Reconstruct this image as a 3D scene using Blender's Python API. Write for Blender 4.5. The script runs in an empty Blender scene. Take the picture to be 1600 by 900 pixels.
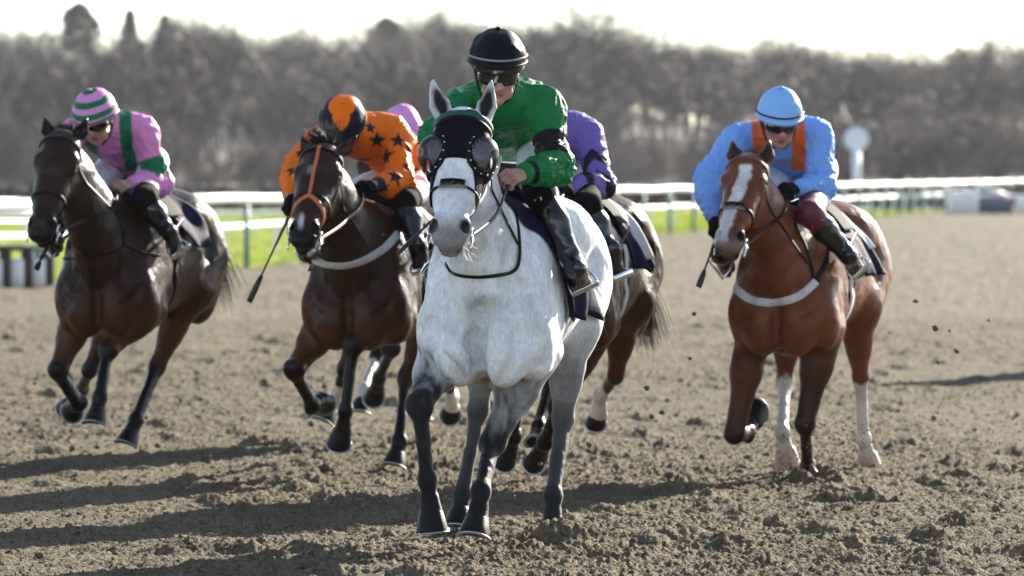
import bpy, math, random
import numpy as np
from mathutils import Vector
R = math.radians
sc = bpy.context.scene
COL = sc.collection

# ------------------------------------------------------------------ camera
F_PX, CAM_H, HORIZON = 8889.0, 1.6, 268.0       # 200 mm lens on a 36 mm wide frame, measured in the photograph's 1600 px
PITCH = math.atan((450.0 - HORIZON) / F_PX)
cam_d = bpy.data.cameras.new('camera'); cam = bpy.data.objects.new('camera', cam_d); COL.objects.link(cam)
cam.location = (0, 0, CAM_H); cam.rotation_euler = (math.pi / 2 - PITCH, 0, 0)
cam_d.sensor_width = 36.0; cam_d.lens = 36.0 * F_PX / 1600.0
cam_d.clip_start = 0.5; cam_d.clip_end = 6000
cam_d.dof.use_dof = True; cam_d.dof.focus_distance = 23.55; cam_d.dof.aperture_fstop = 5.0
sc.camera = cam

# ------------------------------------------------------------------ sky, sun, exposure
SUN_EL, SUN_AZ = 21.0, 31.0                      # azimuth measured from straight ahead towards the right
w = bpy.data.worlds.new('World'); sc.world = w; w.use_nodes = True
nt = w.node_tree; bg = nt.nodes['Background']
sky = nt.nodes.new('ShaderNodeTexSky'); sky.sky_type = 'NISHITA'; sky.sun_disc = False
sky.sun_elevation = R(SUN_EL); sky.sun_rotation = R(SUN_AZ)
sky.air_density = 0.8; sky.dust_density = 0.15; sky.ozone_density = 1.0
hs_ = nt.nodes.new('ShaderNodeHueSaturation'); hs_.inputs['Saturation'].default_value = .70
nt.links.new(sky.outputs['Color'], hs_.inputs['Color']); nt.links.new(hs_.outputs['Color'], bg.inputs['Color']); bg.inputs['Strength'].default_value = 0.09
sun_d = bpy.data.lights.new('sun', 'SUN'); sun = bpy.data.objects.new('sun', sun_d); COL.objects.link(sun)
sun_d.energy = 5.0; sun_d.angle = R(0.6); sun_d.color = (1.0, 0.91, 0.78)
sd = Vector((math.sin(R(SUN_AZ)) * math.cos(R(SUN_EL)), math.cos(R(SUN_AZ)) * math.cos(R(SUN_EL)), math.sin(R(SUN_EL))))
sun.rotation_euler = (-sd).to_track_quat('-Z', 'Y').to_euler(); sun.location = sd * 60
sc.view_settings.view_transform = 'Standard'; sc.view_settings.look = 'None'
sc.view_settings.exposure = 1.75; sc.view_settings.gamma = 1.0; sc.view_settings.use_curve_mapping = False
sc.render.engine = 'CYCLES'
sc.cycles.use_denoising = True
sc.cycles.max_bounces = 5; sc.cycles.diffuse_bounces = 3; sc.cycles.glossy_bounces = 2
sc.cycles.transmission_bounces = 3; sc.cycles.transparent_max_bounces = 6; sc.cycles.volume_bounces = 0
sc.cycles.sample_clamp_indirect = 6.0
# ------------------------------------------------------------------ small vector helpers
def V(*a):
    return np.array(a[0] if len(a) == 1 else a, dtype=np.float64)
def nrm(v):
    v = V(v); return v / (np.linalg.norm(v) + 1e-12)
def lerp(a, b, t): return V(a) + (V(b) - V(a)) * t
def ray_dir(px, py):
    x, y = (px - 800.0) / F_PX, (450.0 - py) / F_PX
    f = V(0, math.cos(PITCH), -math.sin(PITCH)); u = V(0, math.sin(PITCH), math.cos(PITCH))
    d = f + V(1, 0, 0) * x + u * y
    return d / d[1]
def at(px, py, Y):
    return V(0, 0, CAM_H) + ray_dir(px, py) * Y
def reach(p, px, py, L, side):
    """the point at distance L from joint p that is seen at the given place; side -1 nearer the lens, +1 farther"""
    o = V(0, 0, CAM_H); d = nrm(ray_dir(px, py)); p = V(p)
    t0 = np.dot(p - o, d); c = o + d * t0
    h = np.linalg.norm(c - p)
    if h >= L: return c
    return c + d * side * math.sqrt(L * L - h * h)

# ------------------------------------------------------------------ noise
def _hash(ix, iy, iz, seed):
    h = (ix.astype(np.int64) * 374761393 + iy.astype(np.int64) * 668265263 + iz.astype(np.int64) * 2147483647 + seed * 974711) & 0xffffffff
    h = ((h ^ (h >> 13)) * 1274126177) & 0xffffffff
    h = ((h ^ (h >> 16)) * 2246822519) & 0xffffffff
    return ((h ^ (h >> 15)) & 0xffffff).astype(np.float32) / 16777215.0
def vnoise(P, seed=0):
    P = np.asarray(P, dtype=np.float64)
    i = np.floor(P); f = (P - i).astype(np.float32); i = i.astype(np.int64)
    u = f * f * f * (f * (f * 6 - 15) + 10)
    r = 0
    for dx in (0, 1):
        wx = u[:, 0] if dx else 1 - u[:, 0]
        for dy in (0, 1):
            wy = u[:, 1] if dy else 1 - u[:, 1]
            for dz in (0, 1):
                wz = u[:, 2] if dz else 1 - u[:, 2]
                r = r + wx * wy * wz * _hash(i[:, 0] + dx, i[:, 1] + dy, i[:, 2] + dz, seed)
    return r * 2 - 1
def fnoise(P, octaves=3, seed=0):
    r = 0; a = 1.0; s = 0
    for o in range(octaves):
        r = r + a * vnoise(P * (2.03 ** o) + o * 17.3, seed + o); s += a; a *= 0.5
    return r / s
def n2(x, y, seed=0):
    i = np.floor(x).astype(np.int64); j = np.floor(y).astype(np.int64)
    fx = (x - i).astype(np.float32); fy = (y - j).astype(np.float32)
    ux = fx * fx * (3 - 2 * fx); uy = fy * fy * (3 - 2 * fy); z = np.zeros_like(i)
    a = _hash(i, j, z, seed); b = _hash(i + 1, j, z, seed); c = _hash(i, j + 1, z, seed); d = _hash(i + 1, j + 1, z, seed)
    return ((a * (1 - ux) + b * ux) * (1 - uy) + (c * (1 - ux) + d * ux) * uy) * 2 - 1

# ------------------------------------------------------------------ implicit bodies: blended limbs meshed as one skin
class Body:
    def __init__(s): s.pr = []
    def cap(s, a, b, ra, rb=None, k=0.04, side=None, col=None, sub=False, cap=None):
        """a limb from a to b; radii numbers (round) or (across side, across the third axis)"""
        a, b = V(a), V(b); rb = ra if rb is None else rb
        e0 = b - a; L = np.linalg.norm(e0)
        if np.ndim(ra) == 0 and np.ndim(rb) == 0 and cap is None:
            s.pr.append(dict(t='r', a=a, b=b, ra=ra, rb=rb, k=k, col=col, sub=sub, m=max(ra, rb)))
        else:
            ra = V(ra) if np.ndim(ra) else V(ra, ra); rb = V(rb) if np.ndim(rb) else V(rb, rb)
            e0 = e0 / L; e1 = V(side) if side is not None else V(1, 0, 0.01)
            e1 = nrm(e1 - e0 * np.dot(e1, e0)); e2 = np.cross(e0, e1)
            c = cap if cap else float(min(ra.min(), rb.min()))
            s.pr.append(dict(t='e', a=a, b=b, E=np.stack([e0, e1, e2]), ra=ra, rb=rb, c=c, k=k, col=col, sub=sub, m=max(ra.max(), rb.max(), c)))
        return s
    def ell(s, c, r, k=0.04, e0=None, e1=None, col=None, sub=False):
        """an ellipsoid; r along e0, e1 and e2"""
        c = V(c); r = V(r) if np.ndim(r) else V(r, r, r)
        e0 = nrm(V(1, 0, 0) if e0 is None else e0); e1 = V(0, 1, 0.001) if e1 is None else V(e1)
        e1 = nrm(e1 - e0 * np.dot(e1, e0)); e2 = np.cross(e0, e1)
        s.pr.append(dict(t='s', a=c, b=c, E=np.stack([e0, e1, e2]), r=r, k=k, col=col, sub=sub, m=r.max()))
        return s
    @staticmethod
    def dist(p, P):
        q = P - p['a']
        if p['t'] == 's':
            l = q @ p['E'].T; r = p['r']
            k0 = np.sqrt(((l / r) ** 2).sum(-1)); k1 = np.sqrt(((l / r ** 2) ** 2).sum(-1)) + 1e-6
            return k0 * (k0 - 1) / k1
        ab = p['b'] - p['a']; t = np.clip((q @ ab) / (ab @ ab + 1e-12), 0, 1)
        q = q - t[..., None] * ab
        if p['t'] == 'r':
            return np.sqrt((q * q).sum(-1)) - (p['ra'] + (p['rb'] - p['ra']) * t)
        l = q @ p['E'].T
        r1 = p['ra'][0] + (p['rb'][0] - p['ra'][0]) * t; r2 = p['ra'][1] + (p['rb'][1] - p['ra'][1]) * t; r0 = p['c']
        k0 = np.sqrt((l[..., 0] / r0) ** 2 + (l[..., 1] / r1) ** 2 + (l[..., 2] / r2) ** 2)
        k1 = np.sqrt((l[..., 0] / r0 ** 2) ** 2 + (l[..., 1] / r1 ** 2) ** 2 + (l[..., 2] / r2 ** 2) ** 2) + 1e-6
        return np.where(k0 < 1e-4, -np.minimum(r1, r2), k0 * (k0 - 1) / k1)
    def box(s, p, pad):
        m = p['m'] + p['k'] + pad
        return np.minimum(p['a'], p['b']) - m, np.maximum(p['a'], p['b']) + m
    def grid(s, lo, hi, h):
        n = np.ceil((hi - lo) / h).astype(int) + 1
        D = np.full(n, 0.3, np.float32)
        ax = [lo[i] + np.arange(n[i]) * h for i in range(3)]
        for p in s.pr:
            b0, b1 = s.box(p, 3 * h)
            i0 = np.clip(np.floor((b0 - lo) / h).astype(int), 0, n); i1 = np.clip(np.ceil((b1 - lo) / h).astype(int) + 1, 0, n)
            if (i1 <= i0).any(): continue
            sl = tuple(slice(i0[i], i1[i]) for i in range(3))
            X = np.stack(np.meshgrid(*[ax[i][sl[i]] for i in range(3)], indexing='ij'), -1)
            d = s.dist(p, X).astype(np.float32); A = D[sl]; k = p['k']
            if p['sub']:
                hh = np.maximum(k - np.abs(A + d), 0) / k; D[sl] = np.maximum(A, -d) + hh * hh * k * 0.25
            else:
                hh = np.maximum(k - np.abs(A - d), 0) / k; D[sl] = np.minimum(A, d) - hh * hh * k * 0.25
        return D
    def ev(s, P, want_col=False):
        P = np.asarray(P, dtype=np.float64); D = np.full(len(P), 0.3); C = np.zeros((len(P), 3)) if want_col else None
        for p in s.pr:
            b0, b1 = s.box(p, 0.03)
            I = np.nonzero(((P > b0) & (P < b1)).all(1))[0]
            if not len(I): continue
            d = s.dist(p, P[I]); A = D[I]; k = p['k']
            if p['sub']:
                hh = np.maximum(k - np.abs(A + d), 0) / k; D[I] = np.maximum(A, -d) + hh * hh * k * 0.25
                if want_col and p['col'] is not None:
                    m = np.clip(0.5 + 0.5 * (-d - A) / k, 0, 1)[:, None]; C[I] = C[I] * (1 - m) + V(p['col']) * m
            else:
                hh = np.maximum(k - np.abs(A - d), 0) / k; D[I] = np.minimum(A, d) - hh * hh * k * 0.25
                if want_col and p['col'] is not None:
                    m = np.clip(0.5 + 0.5 * (A - d) / k, 0, 1)[:, None]; C[I] = C[I] * (1 - m) + V(p['col']) * m
        return (D, C) if want_col else D
    def grad(s, P, e=0.003):
        P = np.asarray(P, dtype=np.float64); g = np.zeros_like(P)
        for sg in ((1, -1, -1), (-1, -1, 1), (-1, 1, -1), (1, 1, 1)):
            sg = V(sg); g += sg * s.ev(P + sg * e)[:, None]
        return g / (np.linalg.norm(g, axis=1, keepdims=True) + 1e-9)
    def snap(s, P, off=0.0, it=4):
        P = np.array(P, dtype=np.float64).reshape(-1, 3)
        for _ in range(it):
            P = P - (np.clip(s.ev(P) - off, -0.05, 0.05))[:, None] * s.grad(P)
        return P
    def march(s, o, d, far=0.9, off=0.0):
        """from inside points o outwards along d to the outermost skin"""
        o = np.asarray(o, float).reshape(-1, 3); d = np.asarray(d, float).reshape(-1, 3)
        t = np.full(len(o), far)
        for _ in range(40):
            v = s.ev(o + d * t[:, None]) - off; t = t - np.clip(v, -0.02, 0.08) * 0.8
        return o + d * t[:, None]
    def mesh(s, h, newton=1):
        lo = np.min([s.box(p, 0)[0] for p in s.pr if not p['sub']], axis=0) - 2 * h
        hi = np.max([s.box(p, 0)[1] for p in s.pr if not p['sub']], axis=0) + 2 * h
        D = s.grid(lo, hi, h)
        v, q = surface_nets(D)
        v = v * h + lo
        for _ in range(newton):
            v = v - np.clip(s.ev(v), -h, h)[:, None] * s.grad(v, 0.4 * h)
        return v, q
def surface_nets(D):
    ins = D < 0; n = D.shape
    c = np.zeros([x - 1 for x in n], np.uint8)
    offs = [(i, j, k) for i in (0, 1) for j in (0, 1) for k in (0, 1)]
    for o in offs: c += ins[o[0]:n[0] - 1 + o[0], o[1]:n[1] - 1 + o[1], o[2]:n[2] - 1 + o[2]]
    A = np.argwhere((c > 0) & (c < 8))
    vals = np.stack([D[A[:, 0] + o[0], A[:, 1] + o[1], A[:, 2] + o[2]] for o in offs], 1)
    S = np.zeros((len(A), 3)); N = np.zeros(len(A))
    for a in range(8):
        for b in range(a + 1, 8):
            df = np.abs(np.array(offs[a]) - np.array(offs[b])).sum()
            if df != 1: continue
            va, vb = vals[:, a], vals[:, b]; m = (va < 0) != (vb < 0)
            t = va[m] / (va[m] - vb[m])
            S[m] += np.array(offs[a]) + (np.array(offs[b]) - np.array(offs[a])) * t[:, None]; N[m] += 1
    verts = A + S / N[:, None]
    idx = np.full([x - 1 for x in n], -1, np.int64); idx[A[:, 0], A[:, 1], A[:, 2]] = np.arange(len(A))
    Q = []
    for ax in range(3):
        a1, a2 = (ax + 1) % 3, (ax + 2) % 3
        s0 = [slice(None)] * 3; s1 = [slice(None)] * 3; s0[ax] = slice(0, -1); s1[ax] = slice(1, None)
        e0, e1 = ins[tuple(s0)], ins[tuple(s1)]
        E = np.argwhere(e0 != e1)
        E = E[(E[:, a1] > 0) & (E[:, a2] > 0) & (E[:, a1] < n[a1] - 1) & (E[:, a2] < n[a2] - 1)]
        fl = e0[E[:, 0], E[:, 1], E[:, 2]]
        def g(d1, d2):
            T = E.copy(); T[:, a1] += d1; T[:, a2] += d2; return idx[T[:, 0], T[:, 1], T[:, 2]]
        q = np.stack([g(-1, -1), g(0, -1), g(0, 0), g(-1, 0)], 1)
        q[~fl] = q[~fl][:, ::-1]; Q.append(q)
    Q = np.concatenate(Q); return verts, Q[(Q >= 0).all(1)]

# ------------------------------------------------------------------ meshes and objects
def link(name, me, mat=None, parent=None, loc=None):
    o = bpy.data.objects.new(name, me); COL.objects.link(o)
    if mat is not None:
        for m in (mat if isinstance(mat, (list, tuple)) else [mat]): me.materials.append(m)
    if loc is not None: o.location = loc
    if parent is not None: o.parent = parent
    return o
def mesh_np(name, v, f, col=None, smooth=True, midx=None):
    """mesh from arrays; f is an (n,3) or (n,4) array, or a list of polygons"""
    me = bpy.data.meshes.new(name); v = np.asarray(v, np.float32)
    if isinstance(f, np.ndarray):
        k = f.shape[1]; me.vertices.add(len(v)); me.vertices.foreach_set('co', v.ravel())
        me.loops.add(f.size); me.loops.foreach_set('vertex_index', f.astype(np.int32).ravel())
        me.polygons.add(len(f)); me.polygons.foreach_set('loop_start', np.arange(len(f), dtype=np.int32) * k)
        me.update(calc_edges=True); me.validate()
    else:
        me.from_pydata(v.tolist(), [], f); me.update()
    if len(me.polygons):
        me.polygons.foreach_set('use_smooth', np.full(len(me.polygons), smooth))
        if midx is not None and len(midx) == len(me.polygons): me.polygons.foreach_set('material_index', np.asarray(midx, np.int32))
    if col is not None:
        a = me.color_attributes.new('Col', 'FLOAT_COLOR', 'POINT')
        a.data.foreach_set('color', np.concatenate([col, np.ones((len(col), 1))], 1).astype(np.float32).ravel())
    return me
class MB:
    """collects simple shapes into one mesh"""
    def __init__(s): s.v = []; s.f = []; s.n = 0
    def add(s, v, f):
        v = np.asarray(v, float); s.v.append(v); s.f += [[i + s.n for i in p] for p in f]; s.n += len(v); return s
    def tube(s, pts, rad, seg=8, up=None, flat=1.0, close=False, caps=True):
        pts = [V(p) for p in pts]; n = len(pts); rads = rad if np.ndim(rad) else [rad] * n
        u = V(up) if up is not None else None; v = []; f = []
        for i, p in enumerate(pts):
            if close: t = pts[(i + 1) % n] - pts[i - 1]
            else: t = pts[min(i + 1, n - 1)] - pts[max(i - 1, 0)]
            t = nrm(t)
            if u is None: u = V(0, 0, 1) if abs(t[2]) < 0.9 else V(1, 0, 0)
            b = nrm(np.cross(t, u)); u2 = np.cross(b, t)
            if up is None: u = u2
            for k in range(seg):
                a = 2 * math.pi * k / seg; v.append(p + rads[i] * (math.cos(a) * b + flat * math.sin(a) * u2))
        m = n if close else n - 1
        for i in range(m):
            for k in range(seg):
                a, b_ = i * seg, ((i + 1) % n) * seg
                f.append([a + k, a + (k + 1) % seg, b_ + (k + 1) % seg, b_ + k])
        if caps and not close: f.append(list(range(seg))[::-1]); f.append([(n - 1) * seg + k for k in range(seg)])
        return s.add(v, f)
    def ribbon(s, pts, nrms, w, th, close=False):
        """a strap: flat band of width w lying on pts with outward normals; four sided with rounded edge loops"""
        pts = [V(p) for p in pts]; n = len(pts); v = []; f = []
        for i, p in enumerate(pts):
            t = pts[(i + 1) % n] - pts[i - 1] if close else pts[min(i + 1, n - 1)] - pts[max(i - 1, 0)]
            t = nrm(t); nn = V(nrms[i]); b = nrm(np.cross(t, nn)); nn = nrm(np.cross(b, t))
            ww = w[i] if np.ndim(w) else w
            for (x, y) in ((-.5, 0), (-.5, .6), (-.36, 1), (.36, 1), (.5, .6), (.5, 0)):
                v.append(p + b * x * ww + nn * y * th)
        for i in range(n if close else n - 1):
            a, c = i * 6, ((i + 1) % n) * 6
            for k in range(6): f.append([a + k, a + (k + 1) % 6, c + (k + 1) % 6, c + k])
        if not close: f.append(list(range(6))[::-1]); f.append([(n - 1) * 6 + k for k in range(6)])
        return s.add(v, f)
    def box(s, c, d, ex=None, ey=None, bev=0.0):
        c = V(c); ex = nrm(ex if ex is not None else (1, 0, 0)); ey = V(ey if ey is not None else (0, 1, 0)); ey = nrm(ey - ex * np.dot(ex, ey)); ez = np.cross(ex, ey)
        x, y, z = [q / 2 for q in d]; b = min(bev, x * .9, y * .9, z * .9)
        if b <= 0:
            v = [c + ex * i * x + ey * j * y + ez * k * z for i in (-1, 1) for j in (-1, 1) for k in (-1, 1)]
            return s.add(v, [[0, 1, 3, 2], [4, 6, 7, 5], [0, 4, 5, 1], [2, 3, 7, 6], [0, 2, 6, 4], [1, 5, 7, 3]])
        pr = [(-x + b, -y), (x - b, -y), (x, -y + b), (x, y - b), (x - b, y), (-x + b, y), (-x, y - b), (-x, -y + b)]
        rings = []
        for (zz, sh) in ((-z, b), (-z + b, 0), (z - b, 0), (z, b)):
            rings.append([c + ex * (px * (x - sh) / x) + ey * (py * (y - sh) / y) + ez * zz for px, py in pr])
        v = sum(rings, []); f = [list(range(8))[::-1], [24 + k for k in range(8)]]
        for r in range(3):
            for k in range(8): f.append([r * 8 + k, r * 8 + (k + 1) % 8, (r + 1) * 8 + (k + 1) % 8, (r + 1) * 8 + k])
        return s.add(v, f)
    def sphere(s, c, r, seg=16, rings=10, E=None):
        c = V(c); r = V(r) if np.ndim(r) else V(r, r, r); E = np.eye(3) if E is None else np.asarray(E); v = []; f = []
        for i in range(rings + 1):
            th = math.pi * i / rings
            for j in range(seg):
                ph = 2 * math.pi * j / seg
                l = V(math.sin(th) * math.cos(ph), math.sin(th) * math.sin(ph), math.cos(th)) * r
                v.append(c + l @ E)
        for i in range(rings):
            for j in range(seg): f.append([i * seg + j, (i + 1) * seg + j, (i + 1) * seg + (j + 1) % seg, i * seg + (j + 1) % seg])
        return s.add(v, f)
    def build(s, name, mat=None, parent=None, origin=None, smooth=True, loc=None):
        v = np.concatenate(s.v); origin = V(origin) if origin is not None else V(0, 0, 0)
        me = mesh_np(name, v - origin, s.f, smooth=smooth)
        return link(name, me, mat, parent, loc)
def tag(o, label=None, cat=None, group=None, kind=None):
    for k, x in (('label', label), ('category', cat), ('group', group), ('kind', kind)):
        if x: o[k] = x
    return o
def empty(name, loc, label=None, cat=None, group=None):
    o = bpy.data.objects.new(name, None); o.empty_display_size = .2; COL.objects.link(o); o.location = loc
    return tag(o, label, cat, group)
def bez(ps, n):
    """smooth curve through the given points"""
    ps = [V(p) for p in ps]; out = []
    for i in range(len(ps) - 1):
        p0, p1, p2, p3 = ps[max(i - 1, 0)], ps[i], ps[i + 1], ps[min(i + 2, len(ps) - 1)]
        for k in range(n):
            t = k / n
            out.append(0.5 * ((2 * p1) + (-p0 + p2) * t + (2 * p0 - 5 * p1 + 4 * p2 - p3) * t * t + (-p0 + 3 * p1 - 3 * p2 + p3) * t ** 3))
    out.append(ps[-1]); return out
def sstep(a, b, x):
    t = np.clip((x - a) / (b - a), 0, 1); return t * t * (3 - 2 * t)

# ------------------------------------------------------------------ materials
def mat(name, col=(.5, .5, .5), rough=.5, metal=0., spec=.5, coat=0., sheen=0., sheen_tint=(1, 1, 1), vcol=False,
        nscale=0., namt=0., bscale=0., bamt=0., bdist=.01, stretch=(1, 1, 1), trans=0., alpha=1., coatr=.1, sss=0.):
    m = bpy.data.materials.new(name); m.use_nodes = True; t = m.node_tree; p = t.nodes['Principled BSDF']
    p.inputs['Base Color'].default_value = (*col, 1); p.inputs['Roughness'].default_value = rough; p.inputs['Metallic'].default_value = metal
    p.inputs['Specular IOR Level'].default_value = spec; p.inputs['Coat Weight'].default_value = coat; p.inputs['Coat Roughness'].default_value = coatr
    p.inputs['Sheen Weight'].default_value = sheen; p.inputs['Sheen Tint'].default_value = (*sheen_tint, 1)
    p.inputs['Alpha'].default_value = alpha; p.inputs['Transmission Weight'].default_value = trans
    if sss: p.inputs['Subsurface Weight'].default_value = sss; p.inputs['Subsurface Scale'].default_value = .01
    co = t.nodes.new('ShaderNodeTexCoord').outputs['Object']
    mp = t.nodes.new('ShaderNodeMapping'); mp.inputs['Scale'].default_value = stretch; t.links.new(co, mp.inputs['Vector']); co = mp.outputs['Vector']
    c_out = None
    if vcol:
        a = t.nodes.new('ShaderNodeVertexColor'); a.layer_name = 'Col'; c_out = a.outputs['Color']
    if namt:
        n = t.nodes.new('ShaderNodeTexNoise'); n.inputs['Scale'].default_value = nscale; n.inputs['Detail'].default_value = 5; t.links.new(co, n.inputs['Vector'])
        mr = t.nodes.new('ShaderNodeMapRange'); mr.inputs['From Min'].default_value = .3; mr.inputs['From Max'].default_value = .7
        mr.inputs['To Min'].default_value = 1 - namt; mr.inputs['To Max'].default_value = 1 + namt; t.links.new(n.outputs['Fac'], mr.inputs['Value'])
        mx = t.nodes.new('ShaderNodeMix'); mx.data_type = 'RGBA'; mx.blend_type = 'MULTIPLY'; mx.inputs['Factor'].default_value = 1
        if c_out: t.links.new(c_out, mx.inputs[6])
        else: mx.inputs[6].default_value = (*col, 1)
        t.links.new(mr.outputs['Result'], mx.inputs[7]); c_out = mx.outputs[2]
    if c_out: t.links.new(c_out, p.inputs['Base Color'])
    if bamt:
        n = t.nodes.new('ShaderNodeTexNoise'); n.inputs['Scale'].default_value = bscale; n.inputs['Detail'].default_value = 4; t.links.new(co, n.inputs['Vector'])
        b = t.nodes.new('ShaderNodeBump'); b.inputs['Strength'].default_value = bamt; b.inputs['Distance'].default_value = bdist
        t.links.new(n.outputs['Fac'], b.inputs['Height']); t.links.new(b.outputs['Normal'], p.inputs['Normal'])
    return m
# ------------------------------------------------------------------ ground
def sand_mat():
    m = bpy.data.materials.new('track_sand'); m.use_nodes = True; t = m.node_tree; p = t.nodes['Principled BSDF']; L = t.links
    co = t.nodes.new('ShaderNodeTexCoord').outputs['Object']
    def noise(s, d=5):
        n = t.nodes.new('ShaderNodeTexNoise'); n.inputs['Scale'].default_value = s; n.inputs['Detail'].default_value = d; L.new(co, n.inputs['Vector']); return n.outputs['Fac']
    r = t.nodes.new('ShaderNodeValToRGB'); e = r.color_ramp.elements
    e[0].position = .28; e[0].color = (.060, .049, .033, 1); e[1].position = .72; e[1].color = (.215, .178, .116, 1)
    L.new(noise(55, 8), r.inputs['Fac'])
    mr = t.nodes.new('ShaderNodeMapRange'); mr.inputs['From Min'].default_value = .3; mr.inputs['From Max'].default_value = .7; mr.inputs['To Min'].default_value = .8; mr.inputs['To Max'].default_value = 1.18
    L.new(noise(1.3, 4), mr.inputs['Value'])
    mx = t.nodes.new('ShaderNodeMix'); mx.data_type = 'RGBA'; mx.blend_type = 'MULTIPLY'; mx.inputs['Factor'].default_value = 1
    L.new(r.outputs['Color'], mx.inputs[6]); L.new(mr.outputs['Result'], mx.inputs[7]); L.new(mx.outputs[2], p.inputs['Base Color'])
    p.inputs['Roughness'].default_value = .95; p.inputs['Specular IOR Level'].default_value = .15
    b = t.nodes.new('ShaderNodeBump'); b.inputs['Strength'].default_value = 1.0; b.inputs['Distance'].default_value = .03
    L.new(noise(70, 8), b.inputs['Height']); L.new(b.outputs['Normal'], p.inputs['Normal'])
    return m
M_SAND = sand_mat()
def clod_height(x, y, fine=1.0):
    w = n2(x * 1.1, y * 1.1, 3) * .05
    h = .014 * n2(x * .9, y * .9, 1) + .012 * n2(x * 2.4, y * 2.4, 2)
    a = n2(x * 11 + w * 9, y * 8, 11); b = n2(x * 25 + 3, y * 18, 12); c = n2(x * 47, y * 36, 13); d = n2(x * 80, y * 60, 14)
    h = h + .014 * np.maximum(a - .1, 0) ** 1.1 + .018 * np.maximum(b, 0) ** 1.2 * (.7 + .7 * a) + .016 * (1 - np.abs(c) * 2) * .6 + .010 * d * fine
    h = h - .024 * np.maximum(-n2(x * 3.3 + 7, y * 2.6, 15) - .25, 0)
    return h
def edge_x(Y): return -7.0 + .165 * (Y - 78.0)          # the line of the running rail
rows = [17.5]
while rows[-1] < 62: rows.append(rows[-1] + .019 * max(1, (rows[-1] / 24.0)) ** 1.6)
while rows[-1] < 300: rows.append(rows[-1] * 1.012)
rows = np.array(rows); u = np.linspace(-1, 1, 761); u = np.sign(u) * (np.abs(u) * .75 + .25 * np.abs(u) ** 3)
X = rows[:, None] * u[None, :] * .150; Y = np.repeat(rows[:, None], len(u), 1)
fade = 1 - sstep(45, 75, Y)
Zh = clod_height(X.ravel(), Y.ravel()).reshape(X.shape)
Zh += (1 - fade) * .030 * (n2((X * 2.6).ravel(), (Y * .55).ravel(), 41) + .8 * n2((X * 6).ravel(), (Y * 1.1).ravel(), 42)).reshape(X.shape)
for (mx_, my_, r_, hh_) in [(at(872, 858, 24.1)[0], 24.15, .14, .075), (at(1268, 765, 29.4)[0], 29.3, .2, .06), (at(800, 862, 23.9)[0], 23.9, .12, .03)]:
    Zh += hh_ * np.exp(-(((X - mx_) / r_) ** 2 + ((Y - my_) / (r_ * 1.6)) ** 2)) * (1 + .8 * n2(X.ravel() * 22, Y.ravel() * 22, 5).reshape(X.shape))
Zh *= .70 + .45 * np.clip(.5 + n2((X * .9).ravel(), (Y * .22).ravel(), 61), 0, 1).reshape(X.shape)     # churned and quieter lanes
rg = np.random.default_rng(33)
for _ in range(420):                                                     # hoof prints: a scooped hollow with a thrown-up heap behind
    py_ = 19 + 40 * rg.random() ** 1.4; px_ = py_ * rg.uniform(-.12, .12); r_ = rg.uniform(.06, .10); i0, i1 = np.searchsorted(rows, [py_ - .5, py_ + .6])
    dx = (X[i0:i1] - px_) / r_; dy = (Y[i0:i1] - py_) / (r_ * 1.5); d2 = dx * dx + dy * dy; dd = dx * dx * .7 + ((Y[i0:i1] - py_ - .22) / (r_ * 1.6)) ** 2
    Zh[i0:i1] += -.034 * np.exp(-d2 * 1.4) + rg.uniform(.015, .045) * np.exp(-dd * 1.3) * (.7 + .6 * _hash((X[i0:i1] * 40).astype(np.int64), (Y[i0:i1] * 30).astype(np.int64), np.zeros_like(i0) + 0 * (X[i0:i1]).astype(np.int64), 3))
nr, nc = X.shape; ii = np.arange(nr * nc).reshape(nr, nc)
q = np.stack([ii[:-1, :-1], ii[:-1, 1:], ii[1:, 1:], ii[1:, :-1]], -1)
keep = (X[:-1, :-1] > edge_x(Y[:-1, :-1]) - .3)
q = q[keep]
tag(link('track', mesh_np('track', np.stack([X.ravel(), Y.ravel(), Zh.ravel()], 1), q), M_SAND), kind='structure')
# everything else: one big sheet just below, sinking away under the track and rising as a wooded hill far off
def hill(x, y):
    s = sstep(380, 720, y); return s * (9.2 + 1.2 * n2(x * .02, y * .01, 21) - 1.2 * sstep(-6, -20, x) - 2.6 * sstep(10, 24, x)) + sstep(800, 1500, y) * 6
gy = np.concatenate([np.linspace(-30, 70, 6), np.linspace(76, 240, 60), np.linspace(246, 760, 90), np.linspace(780, 5200, 25)]); gu = np.linspace(-1, 1, 61)
GX = gu[None, :] * (60 + np.maximum(gy, 0)[:, None] * .55); GY = np.repeat(gy[:, None], 61, 1)
GZ = hill(GX.ravel(), GY.ravel()) - .10
ii = np.arange(GX.size).reshape(GX.shape); q = np.stack([ii[:-1, :-1], ii[:-1, 1:], ii[1:, 1:], ii[1:, :-1]], -1).reshape(-1, 4)
M_FIELD = mat('leaf_litter', (.022, .018, .016), rough=.95, nscale=.35, namt=.5)
tag(link('ground', mesh_np('ground', np.stack([GX.ravel(), GY.ravel(), GZ], 1), q), M_FIELD), kind='structure')
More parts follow.
